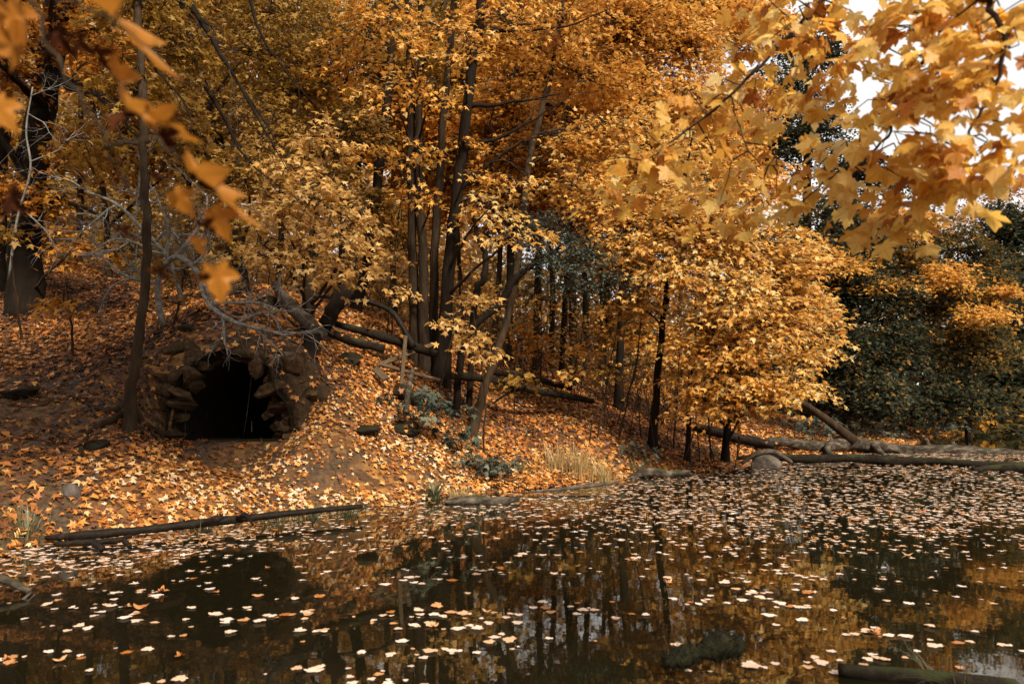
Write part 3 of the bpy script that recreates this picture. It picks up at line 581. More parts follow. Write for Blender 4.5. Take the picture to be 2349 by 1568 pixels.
tree('golden maple whose lowest sprays hang beside the leaning pole', G([(1662, 1004, 13.5, 8), (1675, 850, 13.3, 7), (1705, 650, 13, 6), (1725, 480, 13, 3), (1735, 400, 13, 1.2)]),
     [cl(1850, 560, 12.8, 60, 60), cl(1840, 720, 12, 80, 55, dt=.08), cl(1850, 810, 11.6, 70, 35, dt=.1), cl(1770, 860, 11.2, 110, 32, dt=.12), cl(1650, 870, 11.5, 90, 45, dt=-.05), cl(1620, 915, 11.7, 80, 30, 9, dt=-.1), cl(1710, 935, 11.4, 80, 24, 8, dt=-.05), cl(1885, 690, 12.2, 60, 18, dt=.1), cl(1900, 780, 12, 50, 14, dt=.1), cl(1880, 610, 12.6, 55, 16), cl(1740, 900, 11.3, 80, 35), cl(1830, 880, 11.0, 70, 25, dt=.1)], 'gold', bark=BARK_D, **GO)
tree('tall gold maple filling the top between the dark trunks and the near branch', G([(1420, 960, 16, 10), (1425, 700, 15.8, 9), (1450, 400, 15.6, 8), (1480, 150, 15.5, 6), (1500, -100, 15.5, 4)]),
     [cl(1440, 60, 15, 150, 90, dt=.05), cl(1570, 110, 15, 110, 90, dt=.1), cl(1530, 240, 14.6, 130, 70, dt=.1), cl(1640, 220, 14.8, 90, 70, dt=.1), cl(1400, 200, 15, 110, 60), cl(1600, 340, 14.4, 130, 60, dt=.1), cl(1480, -60, 15, 160, 70, 50), cl(1400, 420, 14.5, 90, 60)], 'gold', bark=BARK_D, dens=1.5)
tree('yellow maple glimpsed low between the saplings', G([(1380, 900, 18, 8), (1390, 700, 18, 7), (1400, 450, 18, 5)]), [cl(1420, 740, 17.5, 80, 60), cl(1380, 560, 17.5, 90, 60), cl(1500, 780, 17, 90, 50), cl(1560, 840, 16.5, 90, 45, dt=-.1), cl(1480, 660, 17, 90, 50)], 'gold', bark=BARK_D, dens=.9, tint=.4)
# ------------------------------------------------------------------ green and mixed trees on the right
FARK = dict(T=T4, size=.145, L=.75, Wd=.5, K=30, dens=1.0, twig=False)
tree('dark green broad tree right behind the leaning pole', G([(1945, 988, 22, 10), (1950, 800, 22, 8), (1960, 560, 22, 6), (1965, 480, 22, 4)]),
     [cl(1960, 530, 20.5, 100, 60), cl(1900, 610, 19.6, 80, 70), cl(1985, 660, 19.5, 120, 80), cl(1940, 790, 19, 110, 75), cl(1990, 890, 18.6, 110, 55), cl(1900, 880, 19.4, 70, 60), cl(2050, 780, 19.5, 90, 70)], 'green', name='broadleaf_tree', **FARK)
tree('mixed orange and green tree overhanging the logs', G([(2150, 984, 27, 11), (2150, 800, 27, 9), (2140, 560, 27, 6), (2140, 480, 27, 4)]),
     [cl(2120, 540, 24, 130, 60), cl(2150, 660, 23, 130, 75), cl(2200, 780, 22.4, 120, 75), cl(2080, 900, 21.5, 120, 45, dt=-.3), cl(2230, 600, 24, 90, 60), cl(2190, 890, 21.5, 120, 50, dt=-.3), cl(2060, 600, 22.5, 90, 60, dt=.1)], 'mixed', name='broadleaf_tree', **FARK)
tree('blue green tree at the right edge beyond the water', G([(2330, 972, 40, 10), (2330, 700, 40, 8), (2330, 520, 40, 5)]),
     [cl(2310, 520, 36, 70, 70), cl(2330, 640, 35, 100, 80), cl(2290, 760, 34, 100, 80), cl(2340, 860, 33, 110, 60), cl(2270, 890, 33, 70, 50)], 'green', name='broadleaf_tree', **{**FARK, 'size': .22, 'L': 1.2, 'Wd': .8, 'dens': .75})
tree('small orange maple spreading low over the green trees at right', G([(2220, 983, 25, 6), (2225, 850, 24.5, 5), (2230, 700, 24, 4)]), [cl(2260, 715, 21, 75, 24, dt=.2), cl(2170, 620, 21.5, 70, 28, dt=.1), cl(2030, 650, 19, 70, 20, dt=.1), cl(2060, 500, 21, 100, 40), cl(2290, 660, 22, 50, 20), cl(1960, 620, 18.8, 60, 18, dt=.2)], 'amber', name='maple_tree', tint=.75, **FARK)
tree('tall dark green tree showing through gaps in the near branch', G([(1850, 970, 26, 12), (1850, 600, 26, 10), (1850, 300, 26, 7), (1850, 60, 26, 4)]),
     [cl(1850, 290, 25, 110, 75), cl(1800, 200, 25.5, 80, 60), cl(1960, 370, 25, 90, 50), cl(1900, 480, 24, 110, 55), cl(1870, 110, 26, 80, 50), cl(1780, 90, 26, 50, 50, 40), cl(2060, 420, 26, 70, 40, 60), cl(1750, 330, 25, 80, 80)], 'green', name='broadleaf_tree', **FARK)
tree('thinly leaved reddish tree against the sky at the upper right', G([(2290, 975, 42, 7), (2290, 700, 42, 5), (2290, 420, 42, 3)]), [cl(2290, 430, 40, 90, 50, 90), cl(2220, 500, 40, 70, 40, 70), cl(2330, 520, 40, 60, 50, 70)], 'amber', name='broadleaf_tree', T=T4, size=.2, L=1, Wd=.7, K=12, tint=.3)
tree('thin brown tree against the sky at the top right of centre', G([(1640, 950, 30, 9), (1645, 500, 30, 7), (1650, 60, 30, 5), (1650, -100, 30, 3)]), [cl(1650, 40, 29.5, 80, 50, 100), cl(1700, 90, 29.5, 60, 40, 60), cl(1620, -40, 30, 90, 50, 50), cl(1760, 60, 29, 40, 40, 30)], 'amber', name='broadleaf_tree', T=T4, size=.16, L=.9, Wd=.6, K=12, tint=.25)
# ------------------------------------------------------------------ trunks standing behind
back = [(1130, 815, 17, 9, 'grey brown', 'gold'), (1230, 848, 18, 12, 'dark', 'gold'), (1264, 838, 20, 9, 'thin', 'olive'), (1288, 862, 18.5, 9, 'straight', 'gold'), (1316, 868, 17, 14, 'pale brown', 'gold'),
        (1346, 850, 21, 10, 'dark', 'olive'), (1385, 862, 23, 8, 'thin', 'gold'), (1060, 800, 17.5, 8, 'thin', 'olive'), (780, 690, 17, 10, 'dark', 'gold'), (640, 650, 18, 10, 'dark', 'olive'), (420, 640, 15, 9, 'thin', 'olive'),
        (250, 640, 16, 10, 'dark', 'amber'), (180, 610, 19, 10, 'dark', 'olive'), (520, 600, 20, 9, 'thin', 'gold'), (905, 720, 21, 9, 'thin', 'olive'), (1455, 880, 22, 9, 'thin', 'gold'), (1545, 930, 20, 8, 'thin', 'gold')]
for k, (u, vb, Y, r, look, pal) in enumerate(back):
    pal = 'olive' if u < 800 and pal == 'gold' else pal; ln = rng.normal(0, 26); r *= .72; st = G([(u, vb, Y, r), (u + ln * .3 + rng.normal(0, 5), vb - 200, Y, r * .95), (u + ln, vb - 500, Y, r * .8), (u + ln * 1.6, vb - 800, Y, r * .6)])
    cs = []
    for _ in range(11):
        cv = rng.uniform(-60, min(500, vb - 260)); cs.append(cl(u + ln + rng.normal(0, 110), cv, Y + rng.uniform(-.8, 1.5), rng.uniform(80, 130), rng.uniform(45, 75), dt=rng.normal(0, .1)))
    lbl = {1130: 'grey brown trunk close left of the dark back row', 1230: 'dark trunk under the grey green bush, left of the back row', 1264: 'thin trunk second in the back row right of the middle group', 1288: 'straight trunk third in the back row beside the pale brown one',
           1316: 'pale brown trunk standing in front of the back row on the slope', 1346: 'dark trunk behind and right of the pale brown one', 1385: 'thin distant trunk at the right end of the back row', 1060: 'thin trunk seen behind the thick dark maple',
           780: 'dark background trunk above the leaning stump', 640: 'dark background trunk on the ridge over the grey fallen trunk', 420: 'thin trunk on the slope right of the slim rooted tree', 250: 'dark trunk on the slope between massive trunk and slim rooted tree',
           180: 'dark distant trunk high on the left slope', 520: 'thin distant trunk on the ridge over the cave', 905: 'thin distant trunk just left of the twin trunks', 1455: 'thin background trunk left of the golden maples', 1545: 'thin background trunk between the golden maples'}[u]
    tree(lbl, st, cs, pal, T=T4, size=.17, L=.7, Wd=.45, K=18, bark=BARK_B if 'pale' in look or 'grey' in look else BARK, dens=.8 if u > 1000 else .55, twig=False, tint=.45, group='trees of the wood behind the bank', sides=8, flare=1.2)
# ------------------------------------------------------------------ far wood: one mass
def far_wood():
    n = 26000; Y = (24 + 38 * rng.random(n) ** .8) * DK; u = np.where(rng.random(n) < .35, rng.uniform(-500, 1100, n), rng.uniform(-500, 2900, n)); x = (u - CX) / F * Y
    g = ground(x, Y, False); top = np.interp(u, [-500, 1500, 1620, 1760, 1900, 2150, 2350, 2900], [19, 19, 14, 13, 14, 11, 12, 15]) * (.75 + .5 * (vnoise(x / 7, Y / 7, 11) + .5)) * (Y / 42 / DK) ** .6
    z = np.maximum(g, 0) + top * np.where(rng.random(n) < .45, rng.random(n) ** 2.2, rng.random(n) ** .9)
    C = np.column_stack([x, Y, z]); out = nrm(CAM - C + rng.normal(0, 8, (n, 3)))
    low = (u > 850) & (u < 1750) & (rng.random(n) < .5); z[low] = np.maximum(g[low], 0) + 6.5 * rng.random(low.sum()); C = np.column_stack([x, Y, z]); tn = np.clip(.45 + .9 * vnoise(x / 5, Y / 5 + z / 5, 12) + .3 * vnoise(x / 1.5, z / 1.5, 13), .03, .97)
    res = []
    for pal, lo, hi in (('pale', 520, 1120), ('olive', -600, 520), ('olive', 1120, 1750), ('mixed', 1750, 3000)):
        k = (u >= lo) & (u < hi); a, _ = spray_leaves(T4, C[k], out[k], 16, 1.3, .9, .34, tn[k]); res.append((pal, a))
    m = None; V = []; Tt = []; A = []; c = 0; mi = []
    for i, (pal, (v, t, a)) in enumerate(res): V.append(v); Tt.append(t + c); A.append(a); c += len(v); mi.append(np.full(len(t), i))
    me = mesh_from('far_wood', np.vstack(V), None, np.vstack(Tt), True, {'leaf': np.vstack(A)})
    o = bpy.data.objects.new('far_wood', me); COL.objects.link(o)
    for pal, _ in res: me.materials.append(PAL[pal])
    me.polygons.foreach_set('material_index', np.concatenate(mi).astype(np.int32)); kind(o, 'stuff', 'mass of far autumn foliage closing the wood')
far_wood()

# ------------------------------------------------------------------ shrubs, saplings, seedlings
tree('grey green small leaved bush on a crooked black stem beside the middle group', G([(1045, 840, 11.6, 9), (1062, 790, 11.6, 9), (1090, 745, 11.5, 9), (1125, 712, 11.6, 10), (1150, 695, 11.7, 9), (1163, 665, 11.8, 9), (1192, 628, 11.9, 8), (1260, 580, 12.1, 5), (1330, 540, 12.2, 3)]),
     [cl(1270, 520, 12.2, 100, 38), cl(1350, 580, 12, 100, 48), cl(1245, 600, 12, 60, 45), cl(1420, 640, 11.9, 70, 42, dt=-.1), cl(1200, 500, 12.3, 60, 30), cl(1330, 660, 12, 80, 35, dt=-.15)], 'teal', T=TOV, K=22, size=.085, L=.5, Wd=.28, dens=1.5, name='bush', cat='bush', bark=BARK_D, flare=1.1)
tree('crooked black bare stem curving up right of the thick dark maple', G([(1075, 775, 12, 7), (1090, 690, 12, 8), (1108, 640, 12, 8), (1114, 590, 12, 7), (1095, 545, 12, 6), (1085, 500, 12, 4)]), [cl(1095, 480, 12, 35, 25, 6)], 'gold', name='crooked_tree', bark=BARK_D, flare=1.1)
sap = [(1000, 850, 11.2, [(1085, 690, 11, 60, 22), (1040, 740, 10.9, 45, 16)], 'pale', 'sapling with cream yellow leaves low before the thick dark maple'),
       (1110, 880, 10.8, [(1085, 775, 10.7, 45, 16), (1105, 800, 10.6, 45, 15)], 'pale', 'sapling with pale leaf tiers over the lower fallen log'),
       (1240, 900, 14, [(1240, 770, 14, 70, 30), (1215, 810, 13.8, 50, 22)], 'amber', 'russet leaved sapling on the slope before the back row'),
       (1370, 1000, 12.6, [(1430, 760, 12.6, 50, 25), (1400, 840, 12.6, 40, 20)], 'olive', 'thin slanting sapling left of the golden maples'),
       (1420, 1005, 12.8, [(1480, 700, 12.8, 50, 25)], 'olive', 'second thin slanting sapling, nearer the golden maple trunk'),
       (1300, 960, 13.2, [(1340, 800, 13, 60, 25), (1310, 850, 13, 50, 20)], 'gold', 'low yellow sapling in front of the pale brown trunk'),
       (1545, 1022, 12.9, [(1560, 860, 12.6, 50, 25)], 'gold', 'pole thin sapling right beside the double bend golden trunk'),
       (1630, 1015, 13, [(1625, 850, 12.8, 50, 25)], 'gold', 'pole thin sapling under the hanging golden sprays'),
       (1690, 1005, 14, [(1700, 850, 13.8, 60, 30)], 'gold', 'pole thin sapling near the dark bank log'),
       (900, 800, 12.8, [(915, 600, 12.6, 40, 22), (935, 660, 12.4, 35, 18)], 'pale', 'thin leaning sapling just left of the twin trunks'),
       (885, 790, 13, [(925, 500, 13, 50, 25)], 'gold', 'thinnest leaning sapling beside the curved black branch'),
       (1180, 960, 12.2, [(1190, 850, 12, 40, 18)], 'olive', 'small sapling on the leafy slope right of the leaning trunk'),
       (395, 735, 10, [(440, 600, 9.8, 50, 25), (380, 620, 9.8, 40, 20)], 'olive', 'small olive sapling on the slope above the cave'),
       (170, 800, 9.6, [(150, 700, 9.4, 40, 18)], 'amber', 'tiny russet sapling on the left slope'),
       (60, 620, 10.5, [(20, 520, 10.3, 50, 25)], 'olive', 'small sapling in front of the massive dark trunk')]
for u, v, Y, cs, pal, lbl in sap:
    c0 = cs[0]; top = at(c0[0], c0[1] - c0[3] - 20, c0[2]); b = at(u, v, Y); b[2] = gz(b[0], b[1]); mid = (b + top) / 2 + np.append(rng.normal(0, .05, 2), 0)
    tree(lbl, [(b, .022), (mid, .016), (top, .008)], [cl(*c, n=max(5, int(20 * px(c[3], Y) * px(c[4], Y) * 2))) for c in cs], pal, name='sapling', cat='sapling', group='saplings under the trees', sides=6, flare=1.1, bark=BARK_B, size=.14)
# thin bare whips between the golden maples
whips = [(1350, 1010, 1420, 720), (1390, 1000, 1350, 760), (1440, 1010, 1500, 760), (1470, 1015, 1440, 800), (1530, 1020, 1545, 800), (1560, 1020, 1600, 820), (1605, 1018, 1590, 800), (1640, 1010, 1660, 830), (1330, 990, 1310, 780), (1410, 1000, 1470, 820), (1505, 1018, 1470, 860), (1680, 1005, 1690, 880)]
for k, (u0, v0, u1, v1) in enumerate(whips):
    Y = 12.4 + .25 * (k % 5); b = at(u0, v0, Y); b[2] = gz(b[0], b[1]) - .1; e = at(u1, v1, Y + rng.normal(0, .3)); m = MB(); p = limb_pts(b, e, 0, 8, .06); m.tube(p, np.linspace(.014, .004, 8), 5)
    tw = []
    for j in range(5):
        q = p[3 + j % 5]; d = nrm(np.array([rng.normal(0, 1), rng.normal(0, .5), .8])); tw.append(np.stack([q, q + d * .25, q + d * .5 + np.array([0, 0, .05])]))
    m.twigs(np.array(tw), np.full(5, .005), np.full(5, .002))
    tag(obj('bare_sapling', m, TWIG, None, origin=b + np.array([0, 0, .1])), 'thin bare sapling among the undergrowth below the golden maples', 'sapling', 'thin bare saplings below the golden maples')
def thicket(label, u, v, Y, w, h):
    b = at(u, v, Y); b[2] = gz(b[0], b[1]); t = thing('bare_bush', label, 'bush', b, 'bare twiggy bushes between the background trunks'); m = MB()
    for k in range(9):
        p = b + np.array([rng.normal(0, w * .35), rng.normal(0, w * .3), 0]); p[2] = gz(p[0], p[1]) - .05; bare(m, p, nrm(np.array([rng.normal(0, .35), rng.normal(0, .3), 1])), h * rng.uniform(.6, 1.1), .014, 2, -.02)
    obj('stems', m, TWIG, t); n = 26; c = b + np.column_stack([rng.normal(0, w * .5, n), rng.normal(0, w * .4, n), h * rng.uniform(.3, 1.15, n)])
    a, _ = spray_leaves(T10, c, nrm(c - b), 8, .4, .3, .11, np.clip(rng.normal(.45, .2, n), 0, 1)); leaves_obj('leaves', [a], PAL['olive' if k % 2 else 'gold'], t)
for k, (u, v, Y) in enumerate([(1150, 850, 15.5), (1215, 862, 16), (1265, 880, 15), (1345, 880, 16), (1400, 890, 17), (1450, 905, 16.5), (1500, 930, 16), (1560, 950, 16.5), (1620, 960, 17), (1100, 800, 16.5), (1030, 790, 16), (900, 730, 17), (840, 700, 17.5), (660, 655, 16), (560, 650, 15), (460, 660, 14), (1380, 860, 21), (1300, 850, 21)]):
    thicket('bare twiggy bush with a few yellow leaves among the background trunks', u, v, Y, .9, rng.uniform(1.5, 2.6))
def seedling(label, u, v, Y, ru, rv, n, pal='teal', size=.12, T=T10, name='seedling', group=None, h=.5):
    b = at(u, v, Y); b[2] = gz(b[0], b[1]) if b[2] < 3 else b[2]; t = thing(name, label, 'plant', b, group); m = MB(); rx = px(ru, Y); C = []
    for k in range(n):
        e = b + np.array([rng.normal(0, rx * .6), rng.normal(0, rx * .4), h * rng.uniform(.4, 1.1)]); m.tube(bez(b, (b + e) / 2 + np.array([0, 0, .12]), e, 5), np.linspace(.006, .003, 5), 5); C.append(e)
    obj('stem', m, TWIG, t); C = np.array(C); out = nrm(C - b - np.array([0, 0, h * .6]))
    a, _ = spray_leaves(T, C, out, 9, .28, .2, size, np.clip(rng.normal(.55, .15, n), 0, 1), up=.5, droop=.3); leaves_obj('leaves', [a], PAL[pal], t)
seedling('blue green maple seedling in front of the crossed planks', 955, 905, 10.1, 85, 40, 16, size=.15, h=.75)
seedling('blue green seedling low on the slope right of the planks', 1055, 880, 10.4, 60, 25, 8, size=.15, h=.55)
seedling('bluish leafy plant on the shore left of the dry grass', 1130, 1075, 9.9, 50, 30, 18, size=.11, h=.35)
seedling('bluish plant at the water edge behind the small grass tuft', 1080, 1060, 10.0, 35, 20, 10, size=.10, h=.28)
seedling('grey green nettle patch under the leaning pole', 1870, 985, 17.5, 60, 25, 26, size=.13, h=.7)
seedling('grey green nettle patch behind the big log', 1990, 985, 19, 70, 25, 26, size=.13, h=.7)
seedling('low grey green plants on the far bank behind the logs', 2120, 980, 24, 90, 25, 24, size=.18, h=.8)
seedling('dark green plant at the foot of the golden maples', 1440, 1030, 12.2, 50, 20, 10, size=.11, h=.3)

# ------------------------------------------------------------------ bare grey branches above the cave
def bare_tree(label, pts, starts, mat, name='bare_branch', cat='branch'):
    S = smooth_path(np.array([np.append(at(u, v, Y), px(r, Y)) for u, v, Y, r in pts]), 5); t = thing(name, label, cat, S[0, :3]); m = MB(); m.tube(S[:, :3], S[:, 3], 8, rough=.12); obj('main_stem', m, mat, t); m = MB()
    for f, (du, dv, dy), L, lev, dr in starts:
        i = int(f * (len(S) - 1)); p = S[i, :3]; d = nrm(np.array([du, dy, -dv], float)); bare(m, p, d, L, max(.006, S[i, 3] * .7), lev, dr)
    obj('side_branches', m, mat, t)
bare_tree('bare grey lichen covered branches arching down over the cave mouth', [(372, 742, 9.3, 8), (362, 650, 9.1, 7), (400, 590, 8.9, 6.5), (450, 620, 8.7, 6), (475, 690, 8.5, 5.5), (530, 735, 8.4, 5), (600, 755, 8.3, 4), (660, 770, 8.3, 2.5)],
          [(.15, (-1, -.6, -.3), 1.2, 2, .02), (.3, (1, -.7, 0), 1.3, 2, .05), (.42, (1, -.3, -.2), 1.3, 2, .04), (.5, (.9, .5, -.3), 1.0, 2, .04), (.6, (1, -.2, -.2), 1.2, 2, .05), (.68, (.5, .8, -.4), .7, 2, .06), (.76, (.9, -.5, -.2), 1.0, 2, .05), (.85, (.6, .6, -.2), .6, 2, .05), (.92, (1, -.4, 0), .9, 2, .04), (.99, (1, .1, 0), .7, 1, .05), (.25, (.2, -1, -.2), 1.2, 2, .0)], LICHEN)
bare_tree('bare grey branches tangled on the slope behind the slim rooted tree', [(420, 700, 9.9, 6), (390, 600, 9.7, 5), (330, 530, 9.5, 5), (270, 470, 9.4, 4), (200, 440, 9.3, 3)],
          [(.3, (-1, .2, -.2), 1.3, 2, .02), (.5, (-1, .6, 0), 1.2, 3, .03), (.6, (.4, -1, 0), 1.2, 2, 0), (.75, (-.8, .6, -.2), 1.1, 2, .05), (.9, (-1, -.2, 0), 1.1, 2, .02), (.4, (1, -.5, 0), 1.2, 3, .03), (.2, (1, -.2, 0), 1.2, 3, .03)], LICHEN)
bare_tree('bare grey twigs hanging in front of the massive dark trunk', [(20, 640, 10.4, 3), (40, 500, 10.2, 2.6), (70, 390, 10, 2.3), (60, 300, 9.9, 2), (75, 200, 9.8, 1.5)],
          [(.3, (1, .3, 0), 1.0, 2, .05), (.55, (1, -.3, 0), 1.1, 2, .08), (.7, (-1, .4, 0), .9, 2, .05), (.85, (1, .6, 0), 1.0, 2, .08), (.98, (.8, -.6, 0), 1.0, 2, .05)], LICHEN)

# ------------------------------------------------------------------ roots of the slim tree
def log(label, pts, mat, name='fallen_log', cat='log', n=12, rough=.24, onground=False, group=None, stubs=(), leafy=0.):
    S = smooth_path(np.array([np.append(at(u, v, Y), px(r, Y)) for u, v, Y, r in pts]), 6)
    if onground:
        g = ground(S[:, 0], S[:, 1]); S[:, 2] = np.maximum(g + S[:, 3] * onground, S[:, 2] if onground < 0 else -9)
    t = thing(name, label, cat, S[0, :3], group); m = MB(); m.tube(S[:, :3], S[:, 3], n, rough=rough, seed=len(pts) + int(pts[0][0])); o_ = obj('trunk', m, mat, t)
    if leafy: dust(o_, leafy)
    for q in stubs:
        Q = smooth_path(np.array([np.append(at(u, v, Y), px(r, Y)) for u, v, Y, r in q]), 5); mm = MB(); mm.tube(Q[:, :3], Q[:, 3], 8, rough=rough, seed=int(q[0][0])); obj('branch_stub', mm, mat, t)
    return t
tr = bpy.data.objects['maple_tree.006'] if False else None
for o in list(COL.objects):
    if o.get('label') == 'slim tree with spreading roots left of the cave mouth': tr = o
for q in ([(300, 945, 11), (268, 966, 9), (228, 985, 7), (196, 1005, 5)], [(304, 948, 12), (332, 983, 9), (375, 1003, 8), (428, 1004, 5)], [(292, 935, 10), (255, 950, 7), (215, 940, 5), (165, 915, 4)], [(298, 950, 9), (288, 985, 7), (296, 1022, 5)], [(200, 1010, 5), (185, 1040, 5), (210, 1070, 3)]):
    Q = smooth_path(np.array([np.append(hit(u, v) + np.array([0, 0, px(r, 8) * .55 + .035]), px(r, 8)) for u, v, r in q]), 6); mm = MB(); mm.tube(Q[:, :3], Q[:, 3], 8, rough=.2); obj('root', mm, BARK_B, tr)

# ------------------------------------------------------------------ fallen wood
log('pale grey fallen trunk lying down the slope towards the cave', [(632, 655, 11.6, 11), (660, 695, 11, 15), (700, 735, 10.5, 16), (738, 768, 10.1, 15)], BIRCH, leafy=.16, n=12, stubs=[[(655, 690, 11, 7), (640, 650, 11, 5), (650, 620, 11, 3)]])
log('short dark stump at the lower end of the grey fallen trunk', [(712, 850, 9.9, 20), (712, 800, 9.95, 17), (715, 765, 10, 18)], BARK_D, name='stump', cat='stump', n=14, rough=.3)
log('leaning dark stump left of the curved black branch', [(745, 745, 11.3, 16), (770, 700, 11.3, 18), (795, 665, 11.4, 22)], BARK_D, name='stump', cat='stump', n=14, rough=.3)
log('black curved branch arching over the fallen logs', [(715, 680, 12, 3), (755, 681, 11.9, 5), (800, 692, 11.8, 4.5), (845, 692, 11.8, 6), (895, 713, 11.7, 6), (922, 748, 11.6, 7), (948, 795, 11.5, 8)], WETWOOD, name='fallen_branch', cat='branch')
log('dark fallen log on the ridge left of the twin trunks', [(770, 742, 11.9, 7), (850, 765, 11.8, 10), (940, 792, 11.7, 11), (1000, 812, 11.6, 9)], MOSSWOOD, leafy=.16)
log('dark log below the ridge log, rising to the leaning stump', [(740, 755, 11.4, 10), (800, 780, 11.2, 10), (880, 800, 11.1, 9)], MOSSWOOD, leafy=.16)
log('long dark mossy log lying down the leafy slope right of the planks', [(1035, 862, 11.2, 8), (1120, 870, 11.9, 9), (1220, 893, 12.6, 9), (1310, 910, 13.2, 8), (1360, 920, 13.5, 6)], MOSSWOOD, leafy=.16, stubs=[[(1200, 888, 12.5, 5), (1160, 905, 12.3, 3), (1130, 925, 12.2, 2)]])
log('thin dark log above the long mossy log', [(1120, 850, 13, 7), (1220, 868, 13.6, 7), (1310, 890, 14, 6)], MOSSWOOD, leafy=.16)
def plank(label, a, b, wd, th, roll=0., mat=None):
    A, B = at(*a), at(*b); d = B - A; L = np.linalg.norm(d); x = d / L; y = nrm(np.cross(np.array([0, 0, 1.]), x)); z = np.cross(x, y); y, z = y * math.cos(roll) + z * math.sin(roll), z * math.cos(roll) - y * math.sin(roll)
    bm = bmesh.new(); bmesh.ops.create_cube(bm, size=1); bmesh.ops.scale(bm, vec=(L, wd, th), verts=bm.verts); bmesh.ops.subdivide_edges(bm, edges=[e for e in bm.edges if e.calc_length() > L * .9], cuts=9); bmesh.ops.bevel(bm, geom=[e for e in bm.edges if e.calc_face_angle(0) > 1], offset=.004, segments=1, affect='EDGES')
    for v in bm.verts:
        k = noise3(np.array([v.co[:]]) * 6, 5)[0]; v.co.y *= 1 + .12 * k; v.co.z *= 1 + .1 * k
    me = bpy.data.meshes.new('plank'); bm.to_mesh(me); bm.free(); o = link('plank', me, mat or PLANK); c = (A + B) / 2; from mathutils import Matrix
    o.matrix_world = Matrix(((x[0], y[0], z[0], c[0]), (x[1], y[1], z[1], c[1]), (x[2], y[2], z[2], c[2]), (0, 0, 0, 1))); tag(o, label, 'plank')
plank('long weathered plank leaning across the twin trunks', (865, 838, 11.2), (992, 790, 11.9), .09, .045, .9)
plank('upright narrow board propped against the long plank', (920, 882, 10.9), (930, 770, 11.2), .075, .04, .6)
plank('short broad board lying at the foot of the long plank', (860, 845, 10.9), (885, 870, 10.7), .14, .05, .5)
plank('low board running right behind the green seedling', (870, 835, 11.0), (1010, 872, 11.2), .08, .04, .7)
log('pale short stake standing behind the blue green seedling', [(930, 945, 9.9, 8), (936, 900, 10, 7), (945, 850, 10.2, 6)], DEADWOOD, name='stake', cat='stake', rough=.1)
log('thin pale stick lying across the dark hollow below the seedling', [(955, 890, 10.0, 5), (985, 915, 10, 5), (1008, 940, 10, 4)], DEADWOOD, name='stick', cat='stick')
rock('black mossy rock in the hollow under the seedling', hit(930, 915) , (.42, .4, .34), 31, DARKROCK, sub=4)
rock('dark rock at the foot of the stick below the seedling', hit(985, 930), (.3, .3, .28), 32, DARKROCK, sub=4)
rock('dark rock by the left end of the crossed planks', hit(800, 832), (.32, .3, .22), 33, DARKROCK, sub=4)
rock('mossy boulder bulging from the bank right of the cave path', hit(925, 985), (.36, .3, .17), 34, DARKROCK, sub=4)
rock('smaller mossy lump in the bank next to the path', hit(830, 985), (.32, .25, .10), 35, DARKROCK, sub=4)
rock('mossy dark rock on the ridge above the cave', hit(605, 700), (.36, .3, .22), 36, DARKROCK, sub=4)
rock('small dark stone on the slope above the cave arch', hit(428, 755), (.16, .14, .10), 37, DARKROCK)
rock('smooth grey rock on the leafy shore at lower left', hit(165, 1128), (.20, .16, .13), 38, STONE_G, sub=4, planes=5)
rock('dark bulge of rock at the left edge of the slope', hit(40, 905), (.42, .35, .14), 39, DARKROCK, sub=4)
rock('rugged brown rock right of the cave stones', hit(700, 905), (.30, .25, .22), 40, STONE, sub=4)
rock('brown rock high on the right shoulder of the cave', hit(670, 830), (.34, .28, .2), 41, STONE, sub=4)
rock('brown rock above the left cave stones', hit(405, 800), (.30, .25, .16), 42, STONE, sub=4)
rock('brown rock at the left foot of the cave stones', hit(385, 900), (.26, .22, .16), 43, STONE, sub=4)
rock('dark lump of earth under the slim tree roots', hit(215, 1030), (.26, .22, .16), 44, DARKROCK, sub=4)
# right bank logs
log('long grey fallen trunk lying along the right shore, thickest log', [(1735, 1022, 15.8, 8), (1780, 1012, 16, 11), (1880, 1024, 16.3, 13), (1960, 1018, 16.7, 15), (2060, 1031, 16.9, 13), (2180, 1036, 16.6, 15), (2280, 1040, 16.4, 13), (2430, 1050, 16.2, 11)], DEADWOOD, n=14, rough=.3,
    stubs=[[(1905, 1015, 16.2, 8), (1898, 1035, 15.9, 7), (1940, 1060, 15.6, 5)], [(2000, 1020, 16.7, 8), (2030, 1045, 16.3, 6), (2060, 1058, 16.1, 4)], [(2130, 1025, 17, 6), (2122, 1005, 17, 5)], [(2190, 1030, 17.3, 6), (2182, 1012, 17.3, 5)]])
log('long dark log half sunk in front of the grey trunk', [(1690, 1050, 13.6, 4), (1760, 1046, 13.6, 8), (1850, 1052, 13.6, 10), (1950, 1050, 13.7, 9), (2040, 1056, 13.6, 11), (2120, 1056, 13.6, 8), (2240, 1064, 13.3, 9), (2430, 1072, 13.1, 10)], MOSSWOOD, n=14, rough=.3)
log('dark log end at the right edge nearest the floating leaves', [(2230, 1078, 12.4, 6), (2300, 1073, 12.4, 10), (2430, 1071, 12.4, 13)], MOSSWOOD, n=10, rough=.2)
log('straight brown pole leaning on the grey fallen trunk', [(1960, 1012, 16.5, 12), (1900, 965, 16.6, 9), (1850, 930, 16.7, 7.5), (1805, 900, 16.8, 6.5)], BARK_B, name='leaning_pole', cat='pole', rough=.05)
log('dark log lying on the bank left of the grey trunk', [(1590, 978, 16.2, 8), (1650, 992, 15.9, 12), (1720, 1010, 15.7, 12), (1775, 1022, 15.5, 9)], WETWOOD, leafy=.16)
